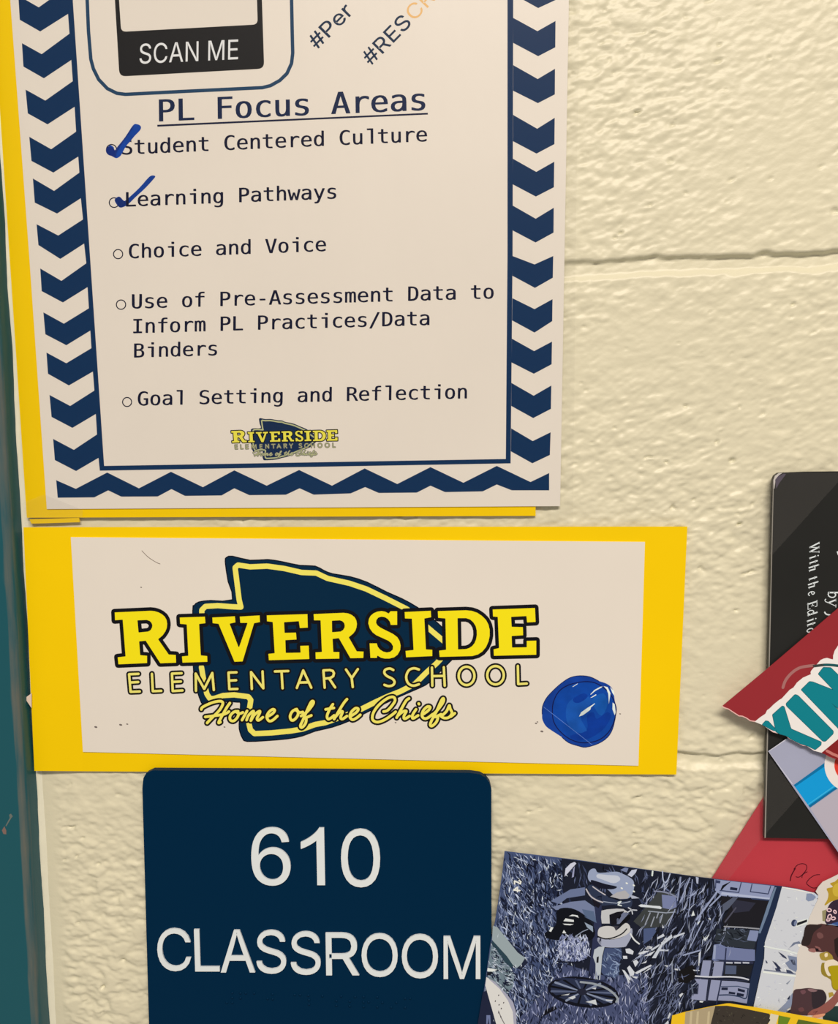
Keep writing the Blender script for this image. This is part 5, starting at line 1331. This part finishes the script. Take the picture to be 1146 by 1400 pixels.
def build_people():
    t = thing('people_clipping', 'torn colour clipping of sideways people on a cream ground with yellow flowers', 'clipping', 1120, 1380)
    Z8 = zoom(1016, 1140, 0.1134)
    ZB = zoom(1016, 1270, 0.1134)
    poly = [(1270, 1150), (1146, 1195.6), (1136, 1200.7), (1125, 1205.8), (1119, 1212.6), (1115.5, 1219), (1119, 1224), (1118.6, 1229.6), (1106.7, 1254.5), (1100.5, 1275.7), (1096, 1290), (1090.5, 1303), (1089, 1320), (1088, 1333.5), (1084, 1354), (1081, 1385), (1078, 1490), (1270, 1490)]
    sheet('sheet', poly, PEOPLE_D, 0.2, M['cream_page'], t)
    pr = Print(PEOPLE_D)
    C = A
    pr.fill(Z8(smooth_path([(1010, 660), (1085, 640), (1050, 600), (1110, 575), (1180, 540), (1220, 800), (1080, 810), (1000, 860), (985, 850), (1020, 790), (1030, 720)], True, 3)), C(184, 148, 44), 1)
    pr.fill(Z8(smooth_path([(1100, 620), (1160, 600), (1180, 740), (1110, 750), (1080, 690)], True, 3)), C(206, 172, 60), 2)
    pr.fill(Z8([(955, 930), (1010, 910), (1010, 1060), (960, 1050)]), C(150, 140, 100), 1)
    pr.fill(Z8(smooth_path([(1000, 1000), (1010, 920), (1060, 830), (1146, 790), (1240, 800), (1240, 1120), (1010, 1090)], True, 3)), C(52, 38, 54), 3)
    for x, y, r in ((1040, 920, 26), (1045, 1000, 30), (1030, 1035, 22), (1090, 1020, 24), (1110, 940, 20)):
        pr.line(Z8(ellipse(x, y, r, r * 0.7, x, 12)), 1.5, C(238, 196, 196), 4, True)
    pr.fill(Z8([(1070, 1080), (1146, 1060), (1240, 1060), (1240, 1200), (1100, 1120)]), C(62, 84, 136), 5)
    pr.line(Z8(arc([(1000, 1100), (1080, 1098), (1180, 1130)])), 1.6, C(150, 166, 190), 6)
    # flowers by the faces
    pr.fill(ZB(smooth_path([(925, 300), (990, 280), (1080, 255), (1146, 320), (1240, 330), (1240, 400), (1000, 385), (940, 365)], True, 3)), C(170, 142, 58), 1)
    pr.fill(ZB(smooth_path([(985, 300), (1020, 290), (1020, 330), (990, 340)], True, 2)), C(238, 214, 176), 2)
    pr.fill(ZB(smooth_path([(948, 420), (1000, 410), (1146, 420), (1240, 420), (1240, 760), (1110, 740), (1070, 690), (1055, 610), (950, 545)], True, 3)), C(150, 126, 44), 1)
    pr.fill(ZB(smooth_path([(1040, 455), (1146, 440), (1240, 440), (1240, 720), (1100, 720), (1075, 640), (1060, 560)], True, 3)), C(176, 152, 18), 3)
    pr.fill(ZB(smooth_path([(990, 400), (1060, 370), (1200, 370), (1180, 435), (1040, 450), (1030, 500), (1060, 560), (1020, 560), (985, 480)], True, 3)), C(234, 214, 186), 2)
    pr.fill(ZB([(1030, 770), (1080, 760), (1100, 800), (1040, 830)]), C(176, 146, 60), 1)
    # first face, seen from the side, lying down
    pr.fill(smooth_path([(1103, 1265), (1118, 1264), (1132, 1264), (1200, 1280), (1200, 1330), (1146, 1315), (1138, 1306), (1131, 1301), (1126, 1302), (1119, 1301.5), (1113, 1301), (1106, 1297), (1102, 1294), (1095.8, 1291), (1099, 1279)], True, 3), C(84, 52, 50), 6)
    pr.fill(smooth_path([(1103, 1265), (1118, 1264.5), (1124, 1266), (1113, 1275), (1108, 1290), (1103, 1293), (1095.8, 1291), (1099, 1279)], True, 3), C(50, 38, 36), 7)
    pr.fill(ZB(smooth_path([(890, 60), (920, 40), (960, 60), (970, 100), (930, 120), (900, 100)], True, 2)), C(116, 76, 72), 8)
    pr.fill(ZB(smooth_path([(790, 240), (870, 235), (890, 260), (860, 285), (800, 270)], True, 2)), C(156, 104, 96), 8)
    pr.fill(ZB(smooth_path([(865, 205), (920, 220), (950, 265), (900, 245)], True, 2)), C(140, 90, 84), 8)
    pr.fill(ZB([(870, 235), (910, 235), (915, 268), (880, 268)]), C(34, 22, 26), 9)
    pr.fill(ZB([(1100, 130), (1146, 100), (1240, 100), (1240, 340), (1146, 350), (1110, 280)]), C(44, 32, 30), 8)
    # second face
    pr.fill(ZB(smooth_path([(612, 745), (700, 722), (800, 712), (880, 725), (960, 735), (1000, 785), (1008, 850), (975, 915), (900, 975), (800, 1040), (700, 1040), (575, 1020), (590, 900)], True, 3)), C(78, 54, 56), 6)
    pr.fill(ZB(smooth_path([(840, 735), (960, 745), (1000, 800), (1000, 870), (930, 935), (850, 960), (830, 860)], True, 3)), C(52, 42, 46), 7)
    pr.fill(ZB(smooth_path([(690, 750), (740, 735), (760, 765), (720, 790)], True, 2)), C(112, 74, 78), 8)
    pr.fill(ZB(smooth_path([(780, 725), (830, 720), (900, 745), (850, 760), (800, 750)], True, 2)), C(138, 104, 104), 8)
    pr.fill(ZB(smooth_path([(665, 960), (720, 945), (740, 985), (690, 1000)], True, 2)), C(106, 66, 66), 8)
    # green sleeve, arm and hand
    pr.fill(ZB([(960, 1040), (1020, 1000), (1110, 930), (1240, 930), (1240, 1200), (980, 1200)]), C(38, 58, 54), 9)
    pr.fill(ZB(smooth_path([(1240, 660), (1146, 725), (1085, 815), (1000, 890), (920, 945), (830, 980), (778, 1030), (820, 1042), (900, 1040), (990, 1020), (1080, 960), (1146, 880), (1240, 800)], True, 3)), C(146, 86, 76), 10)
    pr.fill(ZB(smooth_path([(830, 1050), (920, 1030), (995, 1020), (960, 1060), (880, 1075)], True, 2)), C(226, 156, 118), 11)
    pr.line(ZB([(850, 1005), (900, 990), (870, 1020)]), 0.9, C(110, 60, 56), 11)
    pr.build('printed_picture', t)


def build_yellow_page():
    t = thing('yellow_clipping', 'yellow bordered clipping with a dark brown picture, lowest at the bottom edge', 'clipping', 1030, 1440)
    top = [(919.3, 1388.7), (937.4, 1383.5), (978.2, 1375), (994, 1372.2), (998.7, 1372.2), (1016, 1375), (1030, 1376.8), (1083, 1386.2), (1146, 1398)]
    sheet('sheet', top + [(1250, 1418), (1230, 1490), (905, 1490)], YPAGE_D, 0.2, M['yellow_page'], t)
    pr = Print(YPAGE_D)
    pr.fill([(937.4, 1383.7), (978.2, 1375.3), (972, 1400), (960, 1490), (930, 1490)], A(176, 156, 120), 1)
    for x in (944, 953, 968):
        pr.fill([(x, 1383), (x + 3, 1382.4), (x - 4, 1490), (x - 9, 1490)], A(198, 178, 138), 2)
    pr.fill([(978.2, 1375.3), (994, 1375), (1016, 1378.6), (1052, 1386), (1055, 1392), (1050, 1400), (1040, 1490), (955, 1490), (972, 1400)], A(62, 54, 46), 3)
    rnd = random.Random(3)
    reg = [(980, 1377), (1016, 1381), (1050, 1388), (1046, 1400), (1036, 1480), (965, 1480)]
    scatter(pr, rnd, reg, reg, 160, [A(88, 78, 66), A(44, 38, 34), A(74, 68, 54)], (2, 7), (0.8, 1.8), 30, 50, 4)
    ZB = zoom(1016, 1270, 0.1134)
    pr.fill(ZB([(335, 1020), (430, 1042), (400, 1146), (330, 1900), (250, 1900), (310, 1120)]), A(222, 206, 176), 3)
    pr.fill(ZB([(432, 1043), (575, 1072), (540, 1146), (480, 1900), (380, 1900), (425, 1110)]), A(104, 132, 36), 3)
    pr.fill(ZB([(668, 1090), (1146, 1180), (1800, 1300), (1700, 1900), (600, 1900), (645, 1146)]), A(92, 106, 38), 3)
    pr.build('printed_picture', t)


build_red_card()
build_cover()
build_lavender()
build_kim()
build_page()
build_people()
build_yellow_page()


# ------------------------------------------------------------------ clear tape and a peeling tab
def tape(label, pieces):
    """One strip of clear tape; each piece lies on what is under it, neighbours share an edge."""
    v, f = [], []
    for pts in pieces:
        n = len(v)
        v += [P(x, y, d) for x, y, d in pts]
        f.append(list(range(n, n + len(pts))))
    n = len(v)
    f = [face_front(v, q) for q in f]
    v += [p + Vector((0, 0.00006, 0)) for p in v]
    f += [[i + n for i in q[::-1]] for q in f]
    cnt = set()
    for q in f[:len(pieces)]:
        for i in range(len(q)):
            cnt.add((q[i - 1], q[i]))
    for a, b in cnt:
        if (b, a) not in cnt:
            f.append([b, a, a + n, b + n])
    return tag(mesh_obj('clear_tape', v, f, M['tape']), label, 'tape', 'strips of clear tape')


tape('clear tape over the upper left corner of the black cover', [
    [(1001, 727, 0.2), (1053, 664, 0.6), (1053, 664, 4.35), (1050, 745, 4.35), (1049.8, 758, 0.6)],
    [(1053, 664, 4.35), (1071, 646, 4.35), (1158, 646, 4.35), (1054, 761, 4.35), (1050, 745, 4.35)]])
tape('long clear tape from the wall across the red card to the black cover', [
    [(908, 1213, 3.9), (1040, 1055, 1.85), (1040, 1148, 1.85), (985, 1217, 3.3)],
    [(1040, 1055, 1.85), (1045.2, 1049, 4.4), (1043.6, 1144, 4.4), (1040, 1148, 1.85)],
    [(1045.2, 1049, 4.4), (1054, 1037, 4.4), (1093, 1088, 4.4), (1043.6, 1144, 4.4)]])
tape('clear tape at the lower left corner of the poster', [
    [(30, 688, 2.3), (60, 676, 2.2), (113, 697, 2.2), (112, 718, 2.2), (34, 719, 2.3)]])

pr_v = [P(43, 948, 3.6), P(36, 953, 4.2), P(35.6, 957, 4.4), P(43, 968, 3.6)]
pr_v += [p + Vector((0, 0.0003, 0)) for p in pr_v]
tag(mesh_obj('paper_tab', pr_v, [face_front(pr_v, [0, 1, 2, 3]), [7, 6, 5, 4], [0, 4, 5, 1], [1, 5, 6, 2], [2, 6, 7, 3], [3, 7, 4, 0]], M['tab']),
    'small peeling paper tab at the left edge of the yellow sign', 'tab')
